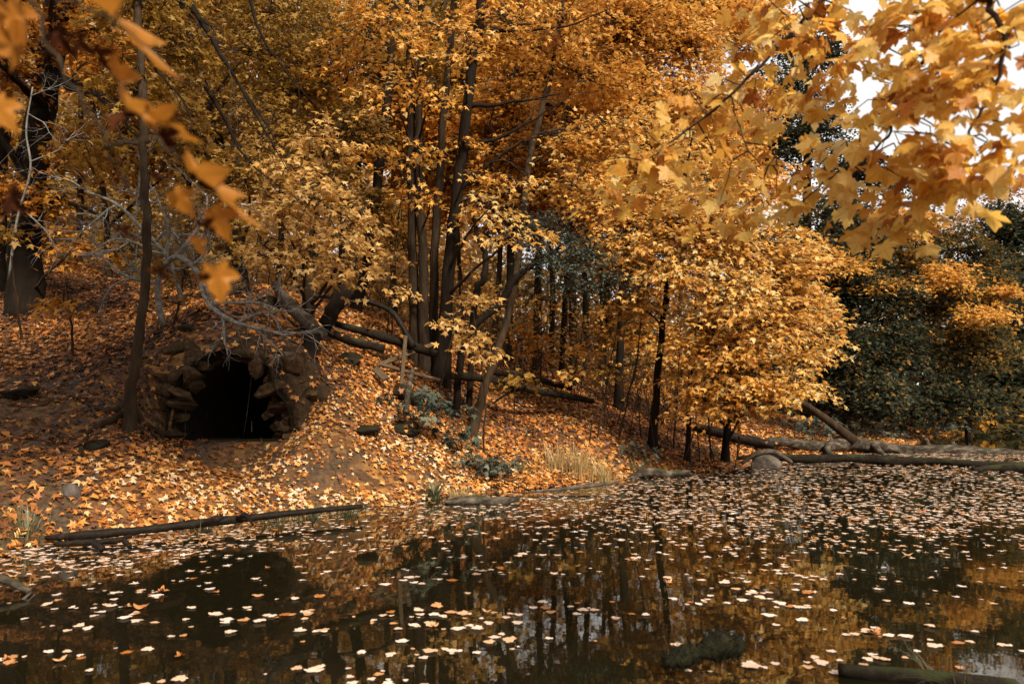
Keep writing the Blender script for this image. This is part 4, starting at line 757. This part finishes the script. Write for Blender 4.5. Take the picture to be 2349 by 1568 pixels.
log('bleached root curling over the round shore rock', [(1700, 1062, 13.0, 4), (1735, 1040, 12.9, 6), (1775, 1036, 12.9, 6), (1815, 1060, 12.9, 4)], BIRCH, name='root', cat='root')
rock('round grey rock at the shore under the bleached root', at(1757, 1066, 12.9), (.33, .28, .22), 51, STONE_G, sub=4, planes=4)
log('grey driftwood on the shore left of the round rock', [(1440, 1098, 11.4, 5), (1480, 1082, 11.4, 11), (1530, 1086, 11.5, 10), (1580, 1082, 11.7, 5)], DEADWOOD, name='driftwood', cat='driftwood', rough=.25)
log('thin bleached stick floating by the dry grass', [(1210, 1128, 9.3, 2), (1280, 1122, 9.4, 4), (1380, 1110, 9.7, 4), (1420, 1106, 9.8, 2)], BIRCH, name='stick', cat='stick')
log('flat grey driftwood at the tip of the shore', [(1020, 1150, 8.45, 5), (1070, 1148, 8.5, 12), (1140, 1150, 8.5, 12), (1190, 1142, 8.6, 5)], DEADWOOD, name='driftwood', cat='driftwood', rough=.3)
log('long dark wet log edging the left shore', [(105, 1233, 6.1, 5), (200, 1226, 6.15, 10), (330, 1214, 6.35, 9), (460, 1199, 6.6, 10), (580, 1186, 6.85, 8), (700, 1173, 7.15, 7), (830, 1160, 7.5, 5)], WETWOOD, n=14, rough=.26,
    stubs=[[(545, 1188, 6.75, 6), (565, 1182, 6.65, 6), (580, 1202, 6.5, 3)], [(470, 1200, 6.5, 8), (495, 1190, 6.45, 9), (510, 1186, 6.5, 5)]])
log('short broken black branch in the shallows below the shore log', [(130, 1248, 5.85, 6), (200, 1244, 5.8, 7), (270, 1238, 5.85, 6), (300, 1228, 5.95, 4)], WETWOOD, name='fallen_branch', cat='branch', stubs=[[(285, 1240, 5.8, 6), (298, 1252, 5.7, 5)], [(215, 1246, 5.75, 8), (235, 1258, 5.65, 7)]])
log('brown stick poking out of the water at the left edge', [(-60, 1310, 4.6, 8), (20, 1333, 4.55, 9), (68, 1356, 4.5, 7)], DEADWOOD, name='stick', cat='stick', stubs=[[(72, 1358, 4.5, 3), (20, 1400, 4.35, 3), (-10, 1420, 4.3, 2)], [(80, 1362, 4.45, 2), (45, 1400, 4.3, 2)]])
log('mossy black log stub rising from the near water', [(1525, 1520, 3.2, 12), (1565, 1504, 3.22, 22), (1602, 1494, 3.24, 15), (1640, 1482, 3.26, 26), (1675, 1480, 3.28, 24), (1692, 1494, 3.3, 14)], MOSSY, name='log_stub', cat='log', rough=.5)
_st = [o for o in COL.objects if o.name.startswith('log_stub')][0]; _S = at(1600, 1500, 3.24)
def moss_fuzz():
    k = 900; me = [c for c in _st.children][0].data; co = np.empty(len(me.vertices) * 3); me.vertices.foreach_get('co', co); co = co.reshape(-1, 3) + BASE[_st.name]; no = np.empty(len(me.vertices) * 3); me.vertices.foreach_get('normal', no); no = no.reshape(-1, 3)
    i = rng.integers(0, len(co), k); p = co[i] + rng.normal(0, .008, (k, 3)); d = nrm(no[i] + rng.normal(0, .5, (k, 3)) + np.array([.3, 0, .2])); L = rng.uniform(.01, .032, (k, 1))
    m = MB(); m.twigs(np.stack([p, p + d * L * .6, p + d * L + np.array([0, 0, -.004])], 1), np.full(k, .0022), np.full(k, .0008)); obj('moss', m, MOSSY, _st)
moss_fuzz()
log('round dark log in the near water at lower right', [(1925, 1535, 3.22, 14), (2020, 1545, 3.2, 17), (2150, 1556, 3.16, 18), (2330, 1575, 3.1, 18)], MOSSWOOD, n=14, rough=.06)
for k in range(2):
    m = MB(); a = onwater(1890 - 60 * k, 1155 + 30 * k); b = a + np.array([.5, .9, .04]); m.tube(limb_pts(a - np.array([0, 0, .02]), b, 0, 6), np.linspace(.02, .008, 6), 6)
    tag(obj('stick', m, DEADWOOD, None, origin=a), ['thin grey stick floating among the dense leaves', 'second grey stick floating among the dense leaves nearer the camera'][k], 'stick')

# ------------------------------------------------------------------ grass
def grass(label, pos, n, h, spread, mat, lean=(0, 0, 0), wid=.006, curl=.55, name='grass_tuft', group=None):
    b = np.array(pos, float); k = 7; a = rng.uniform(0, 2 * math.pi, n); d = np.column_stack([np.cos(a), np.sin(a), np.zeros(n)]); root = b + d * (rng.random(n) * spread)[:, None]
    root[:, 2] = np.maximum(ground(root[:, 0], root[:, 1]), -.05) - .02; hh = h * rng.uniform(.4, 1.1, n); c = rng.uniform(.3, 1, n) * curl; t = np.linspace(0, 1, k)
    d2 = d + np.array(lean) + rng.normal(0, .2, (n, 3))
    P = root[:, None] + (hh[:, None] * (t - .35 * c[:, None] * t ** 3))[..., None] * np.array([0, 0, 1.]) + (hh[:, None] * c[:, None] * (t ** 2))[..., None] * d2[:, None] * np.array([1, 1, .3])
    s = np.cross(d, np.array([0, 0, 1.])); w_ = wid * (1 - t ** 1.5 * .9); V = np.stack([P - s[:, None] * w_[None, :, None], P + s[:, None] * w_[None, :, None]], 2).reshape(-1, 3)
    i = np.arange(k - 1); q = np.stack([i * 2, i * 2 + 1, i * 2 + 3, i * 2 + 2], -1)[None] + (np.arange(n) * 2 * k)[:, None, None]
    A = np.zeros((n, k * 2, 3)); A[..., 1] = np.repeat(t, 2); A[..., 2] = np.clip(rng.normal(.5, .2, n), 0, 1)[:, None]
    o = link(name, mesh_from(name, V - b, q.reshape(-1, 4), None, True, {'leaf': A.reshape(-1, 3)}), mat); o.location = b; tag(o, label, 'grass', group)
gat = lambda u, v, Y: (lambda p: (p[0], p[1], max(0, gz(p[0], p[1]))))(at(u, v, Y))
grass('tall straw coloured dry grass on the shore in the middle', gat(1330, 1082, 11.1), 170, .68, .5, GRASS['dry'], lean=(.3, 0, 0), wid=.007)
grass('straw coloured grass clump left of the tallest dry grass', gat(1270, 1080, 11.2), 100, .55, .36, GRASS['dry'], lean=(-.4, 0, 0), wid=.007)
grass('lower pale grass clump right of the tallest dry grass', gat(1385, 1092, 10.9), 130, .5, .3, GRASS['dry'], wid=.008)
grass('dark green sedge tuft at the tip of the shore', gat(995, 1138, 8.9), 120, .42, .10, GRASS['green'], curl=.9, wid=.008)
grass('grey green grass growing over the shore log', gat(462, 1200, 6.65), 80, .30, .14, GRASS['green'], curl=.7)
for u, v, Y, l in [(640, 1168, 7.25, 'low grass along the shore log, left of three'), (720, 1162, 7.5, 'low grass along the shore log, middle of three'), (800, 1155, 7.75, 'low grass along the shore log, right of three'), (60, 1222, 6.1, 'sparse grass at the left end of the shore log'), (1060, 1130, 9.0, 'wispy pale grass beside the flat driftwood'), (1190, 1085, 10.6, 'green grass between the bluish plant and the dry grass'),
                   (1470, 1075, 11.9, 'grass behind the grey driftwood'), (1640, 1050, 14, 'grass by the dark bank log'), (1850, 1000, 17, 'grass under the leaning pole')]:
    grass(l, gat(u, v, Y), 130, .28, .30, GRASS['green' if u != 1060 else 'dry'], curl=.7)
grass('thin arching grass blades over the log in the near right corner', (at(2200, 1560, 3.1)[0], 3.15 * DK, 0.02), 26, .34, .16, GRASS['green'], lean=(-.7, 0, 0), curl=1.3, wid=.003)

# ------------------------------------------------------------------ near hanging branches
def near_tree(label, trunk, polys, cls, mat, K=10, size=.088):
    """a tree rooted beside the camera whose low limbs hang into the picture"""
    S = smooth_path(np.array([np.append(p, r) for p, r in trunk]), 5); S[0, 2] = gz(S[0, 0], S[0, 1]) - .2; root = thing('maple_tree', label, 'tree', S[0, :3]); m = MB(); m.tube(S[:, :3], S[:, 3], 12, rough=.14); obj('trunk', m, BARK, root)
    m = MB(); A = []
    for pl in polys:
        Q = smooth_path(np.array([np.append(p, r) for p, r in pl]), 6); Q[1:-1, :3] += rng.normal(0, .004, (len(Q) - 2, 3)); m.tube(Q[:, :3], Q[:, 3], 7); A.append(Q[:, :3])
    A = np.vstack(A); arrs = []
    for u, v, Y, ru, rv, n in cls:
        C = at(u, v, Y); rr = np.array([px(ru, Y) * 1.08, .16, px(rv, Y) * 1.08]); n = max(1, round(n * .58)); C = C + np.array([0, .16, 0]); c = C + nrm(rng.normal(0, 1, (n, 3))) * (rng.random((n, 1)) ** .5) * rr
        out = nrm(np.column_stack([rng.normal(-.5, .6, n), rng.normal(0, .5, n), rng.normal(-.35, .3, n)]))
        a, tw = spray_leaves(T20, c, out, K, .24, .15, size, np.clip(rng.normal(.5, .12, n), 0, 1), up=.2, camface=.55, droop=.7, tvar=.22, jit=.45); arrs.append(a)
        tw = tw[:, :2]; d = ((tw[:, 0][:, None] - A[None]) ** 2).sum(2).argmin(1); q0 = A[d]; md = (q0 + tw[:, 0]) / 2 + rng.normal(0, .02, (n, 3)) + np.array([0, 0, .03]); m.twigs(np.concatenate([q0[:, None], md[:, None], tw], 1), np.full(n, .005), np.full(n, .0018))
    obj('branches', m, TWIG, root)
    if arrs: leaves_obj('crown', arrs, mat, root)
    return root
NP = lambda pts: [(at(u, v, Y), r) for u, v, Y, r in pts]
near_tree('near golden maple hanging its big sharp leaved branch in from the upper right', [((3.6, 1.1, 0), .17), ((3.55, 1.15, 2), .14), ((3.4, 1.3, 4.2), .11), ((3.2, 1.5, 6.5), .07)],
          [[((3.42, 1.28, 4.0), .05)] + NP([(2100, -190, 2.6, .022), (1886, 0, 2.75, .013), (1783, 113, 2.85, .010), (1676, 217, 2.9, .008), (1566, 307, 2.95, .006), (1480, 370, 3.0, .003)]),
           [((3.45, 1.25, 3.7), .05)] + NP([(2330, -80, 2.2, .02), (2240, -10, 2.3, .013), (2190, 50, 2.35, .011), (2110, 150, 2.4, .009), (2060, 260, 2.45, .007), (2010, 340, 2.5, .006), (1890, 420, 2.55, .004), (1800, 490, 2.6, .002)]),
           [((3.5, 1.2, 3.3), .04)] + NP([(2420, -60, 1.9, .016), (2270, 0, 2.0, .011), (2303, 90, 2.0, .009), (2275, 210, 2.05, .007), (2225, 300, 2.1, .005), (2180, 390, 2.15, .003)]),
           NP([(1676, 217, 2.9, .005), (1690, 280, 2.85, .004), (1735, 370, 2.8, .003), (1790, 380, 2.75, .002)])],
          [(1700, 120, 2.95, 90, 80, 9), (1790, 40, 2.85, 100, 60, 8), (1620, 240, 2.95, 90, 60, 7), (1550, 320, 3, 90, 40, 5), (1450, 405, 3.05, 85, 28, 6), (1640, 370, 2.9, 100, 60, 7), (1740, 230, 2.8, 80, 70, 6), (1740, 440, 2.75, 110, 50, 8), (1900, 140, 2.6, 100, 80, 8),
           (1880, 30, 2.55, 100, 60, 7), (2010, 230, 2.5, 80, 80, 7), (1960, 400, 2.5, 110, 45, 8), (2070, 440, 2.35, 100, 50, 8), (2000, 80, 2.45, 90, 80, 8), (2110, 130, 2.25, 90, 90, 7), (2130, 330, 2.25, 90, 80, 7), (2180, 430, 2.2, 60, 40, 3), (2250, 60, 2.0, 90, 70, 7), (2280, 240, 2.0, 80, 90, 6), (2330, 60, 1.9, 60, 90, 6), (2310, 350, 2.0, 60, 50, 4), (2190, 250, 2.1, 70, 70, 4), (2150, 30, 2.2, 90, 50, 6), (1820, -50, 2.8, 90, 40, 5), (1950, -50, 2.6, 90, 40, 6), (2080, -50, 2.4, 90, 40, 6), (2210, -50, 2.1, 90, 40, 5), (2330, -40, 2.0, 80, 40, 4), (2310, 130, 1.95, 70, 60, 4), (2220, 160, 2.1, 70, 60, 4), (2330, 300, 2.0, 50, 60, 3), (2230, 330, 2.1, 60, 50, 3)], PAL['near'])
def leaf_left():
    root = near_tree('blurred near twig with orange leaves hanging in the upper left corner', [((-2.1, -.5, 0), .16), ((-2.0, -.4, 2), .13), ((-1.9, -.3, 5.2), .11), ((-2.3, .6, 7.5), .09), ((-3.0, 2.4, 9.0), .05)],
        [[((-1.9, -.3, 3.0), .03)] + NP([(-120, -260, .9, .008), (40, -60, .9, .0035), (110, 90, .9, .003), (190, 230, .9, .0026), (240, 340, .92, .0022), (310, 450, .95, .0018), (400, 560, 1.0, .0015), (470, 640, 1.0, .001)]),
         NP([(60, -30, .9, .0025), (250, 40, .88, .002), (380, 140, .88, .001)]), NP([(240, 340, .92, .003), (360, 330, .9, .002), (450, 400, .92, .0015)])], [], None)
    # unseen high crown, added above the frame to shade the left bank
    n = 1300; c = np.array([-3.4, 4.2, 9.2]) + nrm(rng.normal(0, 1, (n, 3))) * (rng.random((n, 1)) ** .4) * np.array([5.2, 3.6, 1.5]); out = nrm(c - np.array([-1.5, 1, 6.]))
    a, tw = spray_leaves(T10, c, out, 18, .6, .38, .15, np.clip(rng.normal(.45, .12, n), 0, 1)); leaves_obj('crown', [a], PAL['gold'], root)
    m = MB(); q0 = np.tile(np.array([-2.6, 1.4, 8.0]), (n, 1)) + (c - np.array([-2.6, 1.4, 8.0])) * .25; m.twigs(np.stack([q0, (q0 + tw[:, 0]) / 2 + np.array([0, 0, .2]), tw[:, 0], tw[:, 1]], 1), np.full(n, .02), np.full(n, .004)); obj('branches', m, TWIG, root)
    # (u, v, tip u, tip v, size m, edge-on tilt, material)
    L = [(225, -20, 420, 190, .19, .90, 0), (265, 150, 320, 290, .13, .8, 0), (300, 235, 400, 330, .12, .88, 0), (455, 385, 615, 535, .145, .92, 0), (490, 480, 530, 560, .06, .3, 0), (400, 440, 450, 500, .07, .3, 0), (495, 610, 510, 700, .07, .1, 0), (440, 545, 480, 590, .05, .6, 0), (20, 10, 60, 110, .12, .3, 0), (-10, 230, 40, 310, .08, .2, 0), (350, 260, 470, 330, .09, .7, 0), (10, 130, 60, 30, .07, .5, 0),
         (190, 80, 170, 150, .08, .7, 1), (220, 110, 260, 170, .07, .6, 1), (375, 260, 420, 310, .06, .6, 1), (370, 300, 410, 350, .06, .5, 1), (440, 400, 500, 440, .055, .6, 1), (455, 510, 510, 535, .06, .7, 1), (40, 440, 10, 500, .09, .6, 1), (350, 615, 400, 640, .05, .7, 1), (455, 630, 500, 650, .055, .7, 1), (270, 520, 320, 550, .05, .7, 1), (290, 270, 240, 275, .05, .6, 1), (150, 70, 110, 130, .07, .6, 1)]
    for i, (u, v, tu, tv, s, e, k) in enumerate(L):
        Y = .92; p = at(u, v, Y); q = at(tu, tv, Y + .02); tip = q - p; s = np.linalg.norm(tip); view = nrm(CAM - p); side = nrm(np.cross(tip, view)); nn = view * (1 - e) + side * e
        v_, t_, a_ = leaf_arrays(T20, p[None], tip[None], nn[None], np.array([s]), np.array([rng.uniform(.12, .36)]), np.array([2.2 if k else 1.3]), np.array([.8]))
        o = link('leaf', mesh_from('leaf', v_ - BASE[root.name], None, t_, True, {'leaf': a_}), M_RUST if k else PAL['left'], root)
        if k: o['label'] = 'dark curled dry leaf'
leaf_left()

# ------------------------------------------------------------------ fallen leaves on the ground
def on_slope(x, y, e=.06):
    z = ground(x, y); dx = (ground(x + e, y) - z) / e; dy = (ground(x, y + e) - z) / e; return z, nrm(np.column_stack([-dx, -dy, np.ones(len(x))]))
def litter():
    n = 420000; d = rng.uniform(4.2, 30, n) ; th = rng.uniform(-.86, .80, n); x = d * np.tan(th); yy = d; keep = np.abs(x) < 30; x, yy = x[keep], yy[keep]; y = yy * DK; z = ground(x, y); dm = vnoise(x / 1.1, yy / 1.1, 21) + .6 * vnoise(x / .4, yy / .4, 22)
    cave = np.hypot((x - CX0) / 1.1, (y - CY0 + .1) / 1.0) < 1; hole = (np.abs(x - CX0) < 1.05) & (y > CY0 - .05) & (y < CY0 + .75)
    soil = np.maximum(sstep(-.2, .3, dm) * .93 * np.exp(-((x + 5.6) / 2.6) ** 2 - ((yy - 8.5) / 1.1) ** 2), sstep(.1, .45, dm) * .55 + .55 * np.exp(-((x + 3.1 - .35 * (yy - 8)) / 1.3) ** 2 - ((yy - 8.5) / 1.0) ** 2) * sstep(-.25, .2, dm))
    k = (z > -.02) & (rng.random(len(x)) > soil) & (rng.random(len(x)) > np.where(cave, .45, 0)) & ~hole & (rng.random(len(x)) < np.clip(yy / 11, .4, 1))
    x, y, yy = x[k], y[k], yy[k]; z, nn = on_slope(x, y); m = len(x); lift = rng.random(m); nn = nrm(nn + rng.normal(0, .30, (m, 3))); tip = rng.normal(0, 1, (m, 3)); tip -= nn * (tip * nn).sum(1, keepdims=True)
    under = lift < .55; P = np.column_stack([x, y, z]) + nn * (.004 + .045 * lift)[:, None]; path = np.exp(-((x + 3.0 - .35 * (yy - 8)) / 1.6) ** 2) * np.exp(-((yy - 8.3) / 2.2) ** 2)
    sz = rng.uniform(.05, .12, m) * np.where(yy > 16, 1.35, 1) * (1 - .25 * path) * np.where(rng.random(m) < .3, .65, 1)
    ti = .46 + .5 * vnoise(x / 1.6, y / 1.6, 23) + rng.normal(0, .22, m) + .2 * np.exp(-(z / .5) ** 2) + .25 * path - .12 * sstep(-3.5, -6, x); ti = np.clip(np.where(under, ti * .42, ti), 0, 1)  # tint falls off to the left: bank shade put into the leaf colour
    frag = rng.random(m) < np.where(under, .5, .15); far = (yy > 15); c = rng.normal(.6, 1.5, m); arr = []
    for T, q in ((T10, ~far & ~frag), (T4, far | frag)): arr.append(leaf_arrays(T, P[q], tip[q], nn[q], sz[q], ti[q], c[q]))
    for co, no, dens in DUST:                                                            # leaves caught on logs, stones and the rim of the cave
        q = np.nonzero((no[:, 2] > .45) & (co[:, 2] > .02))[0]
        if not len(q): continue
        q = rng.choice(q, max(1, int(len(q) * dens))); m = len(q); nn = nrm(no[q] + rng.normal(0, .25, (m, 3))); tip = rng.normal(0, 1, (m, 3)); tip -= nn * (tip * nn).sum(1, keepdims=True)
        arr.append(leaf_arrays(T10, co[q] + rng.normal(0, .04, (m, 3)) * np.array([1, 1, 0]) + nn * .015, tip, nn, rng.uniform(.06, .12, m), np.clip(rng.normal(.42, .25, m), 0, 1)))
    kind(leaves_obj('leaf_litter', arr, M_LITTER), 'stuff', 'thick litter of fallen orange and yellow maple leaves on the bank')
litter()
def twig_litter():
    n = 900; d = rng.uniform(5, 18, n); th = rng.uniform(-.8, .5, n); x = d * np.tan(th); y = d; z = ground(x, y); k = z > .03; x, y = x[k], y[k]; n = len(x); a = rng.uniform(0, 6.28, n); L = rng.uniform(.08, .45, n); P = []
    for f in (-.5, 0., .5):
        X = x + np.cos(a) * L * f + rng.normal(0, .02, n); Y = y + np.sin(a) * L * f + rng.normal(0, .02, n); P.append(np.column_stack([X, Y, ground(X, Y) + .03 + rng.uniform(0, .03, n)]))
    m = MB(); m.twigs(np.stack(P, 1), rng.uniform(.004, .011, n), rng.uniform(.002, .005, n)); kind(obj('twig_litter', m, DEADWOOD), 'stuff', 'small fallen twigs scattered through the leaf litter')
twig_litter()
# ------------------------------------------------------------------ leaves on the water
def floating():
    U = []; V = []
    n = 21000; u = rng.uniform(560, 2420, n); v = 1040 + 340 * rng.random(n) ** 1.7            # the dense band along the far shore
    lim = np.interp(u, [560, 900, 1200, 1700, 2348, 2420], [1175, 1165, 1175, 1185, 1190, 1190]) + 44 * vnoise(u / 120, v / 30, 30); k = (v < lim + rng.exponential(34, n)) & (rng.random(n) < np.interp(u, [560, 1100, 1500, 2400], [.35, .55, .8, .9])); U.append(u[k]); V.append(v[k])
    n = 4600; u = rng.uniform(-60, 800, n); v = rng.uniform(1190, 1400, n); k = rng.random(n) < np.clip(1.15 - (v - 1215 + (u - 0) * .09) / 110, .03, .9) * np.where(u > 500, .55, 1); U.append(u[k]); V.append(v[k])
    P = np.array([onwater(a, b) for a, b in zip(np.concatenate(U), np.concatenate(V))])
    R_ = []                                                                               # drifting rafts on the open water
    cl_ = [(rng.uniform(-40, 2400), 1215 + 355 * rng.random() ** 1.1) for _ in range(120)] + [(230, 1490), (120, 1510), (300, 1500), (960, 1490), (1150, 1450), (1180, 1462), (1320, 1385), (1260, 1272), (830, 1260), (940, 1335), (1640, 1330), (1520, 1322), (2080, 1380), (2120, 1390), (2260, 1385), (1800, 1530), (1600, 1510), (1740, 1520), (620, 1415), (530, 1400), (560, 1330), (420, 1440), (640, 1410), (2160, 1280), (1060, 1315)]
    for u, v in cl_:
        c = onwater(u, v); m = max(1, int(rng.gamma(.8, 4.5))); a = rng.normal(0, .2); L = .04 + .022 * m
        for _ in range(m): R_.append(c + np.array([rng.normal(0, L), rng.normal(0, .02 + .006 * m), 0]) @ np.array([[math.cos(a), math.sin(a), 0], [-math.sin(a), math.cos(a), 0], [0, 0, 1]]))
    P = np.vstack([P, np.array(R_)]); g = ground(P[:, 0], P[:, 1]); P = P[g < .0]; m = len(P)
    P[:, 2] = rng.uniform(.003, .012, m); nn = nrm(np.array([0, 0, 1.]) + rng.normal(0, .05, (m, 3))); tip = rng.normal(0, 1, (m, 3)); tip[:, 2] = 0; sz = rng.uniform(.035, .095, m) * np.clip(.75 + P[:, 1] / 40, .8, 1.3); ti = np.clip(rng.normal(.58, .30, m), 0, 1); sz = sz * np.where(rng.random(m) < .25, .65, 1)
    curl = rng.normal(-.05, .22, m); up = rng.random(m) < .06; curl[up] = rng.normal(-2.2, .6, up.sum()); ti[up] = rng.uniform(0, .25, up.sum())
    o = np.argsort(np.hypot(P[:, 0], P[:, 1])); near = o[:300]; far = o[300:]
    for i in near:
        P0 = P[i] * 1
        v_, t_, a_ = leaf_arrays(TFL, np.zeros((1, 3)), tip[i:i + 1], nn[i:i + 1], sz[i:i + 1], ti[i:i + 1], curl[i:i + 1]); v_[:, 2] -= min(0, v_[:, 2].min())
        q = link('floating_leaf', mesh_from('floating_leaf', v_, None, t_, True, {'leaf': a_}), M_FLOAT); q.location = P0; tag(q, 'fallen maple leaf floating flat on the open dark water', 'leaf', 'fallen leaves floating on the pond')
    v_, t_, a_ = leaf_arrays(T10, P[far], tip[far], nn[far], sz[far], ti[far], curl[far]); v_[:, 2] = np.maximum(v_[:, 2], .002)
    ob = link('floating_leaves', mesh_from('floating_leaves', v_, None, t_, True, {'leaf': a_}), M_FLOAT); kind(ob, 'stuff', 'dense carpet of pale fallen leaves floating along the far shore')
    # sunken leaves in the shallows
    n = 9000; u = rng.uniform(-60, 1300, n); v = rng.uniform(1140, 1500, n); Q = np.array([onwater(a, b, -.06) for a, b in zip(u, v)]); g = ground(Q[:, 0], Q[:, 1]); k = (g < -.02) & (rng.random(n) < np.exp(np.clip(g, -1, 0) / .28)); Q = Q[k]; Q[:, 2] = np.minimum(g[k] + .03, -.02); m = len(Q)
    nn = nrm(np.array([0, 0, 1.]) + rng.normal(0, .3, (m, 3))); v_, t_, a_ = leaf_arrays(T10, Q, rng.normal(0, 1, (m, 3)), nn, rng.uniform(.07, .12, m), np.clip(rng.normal(.62, .2, m), 0, 1)); v_[:, 2] = np.minimum(v_[:, 2], -.01)
    kind(link('sunken_leaves', mesh_from('sunken_leaves', v_, None, t_, True, {'leaf': a_}), M_SUNK), 'stuff', 'brown leaves lying under the shallow water along the left shore')
floating()
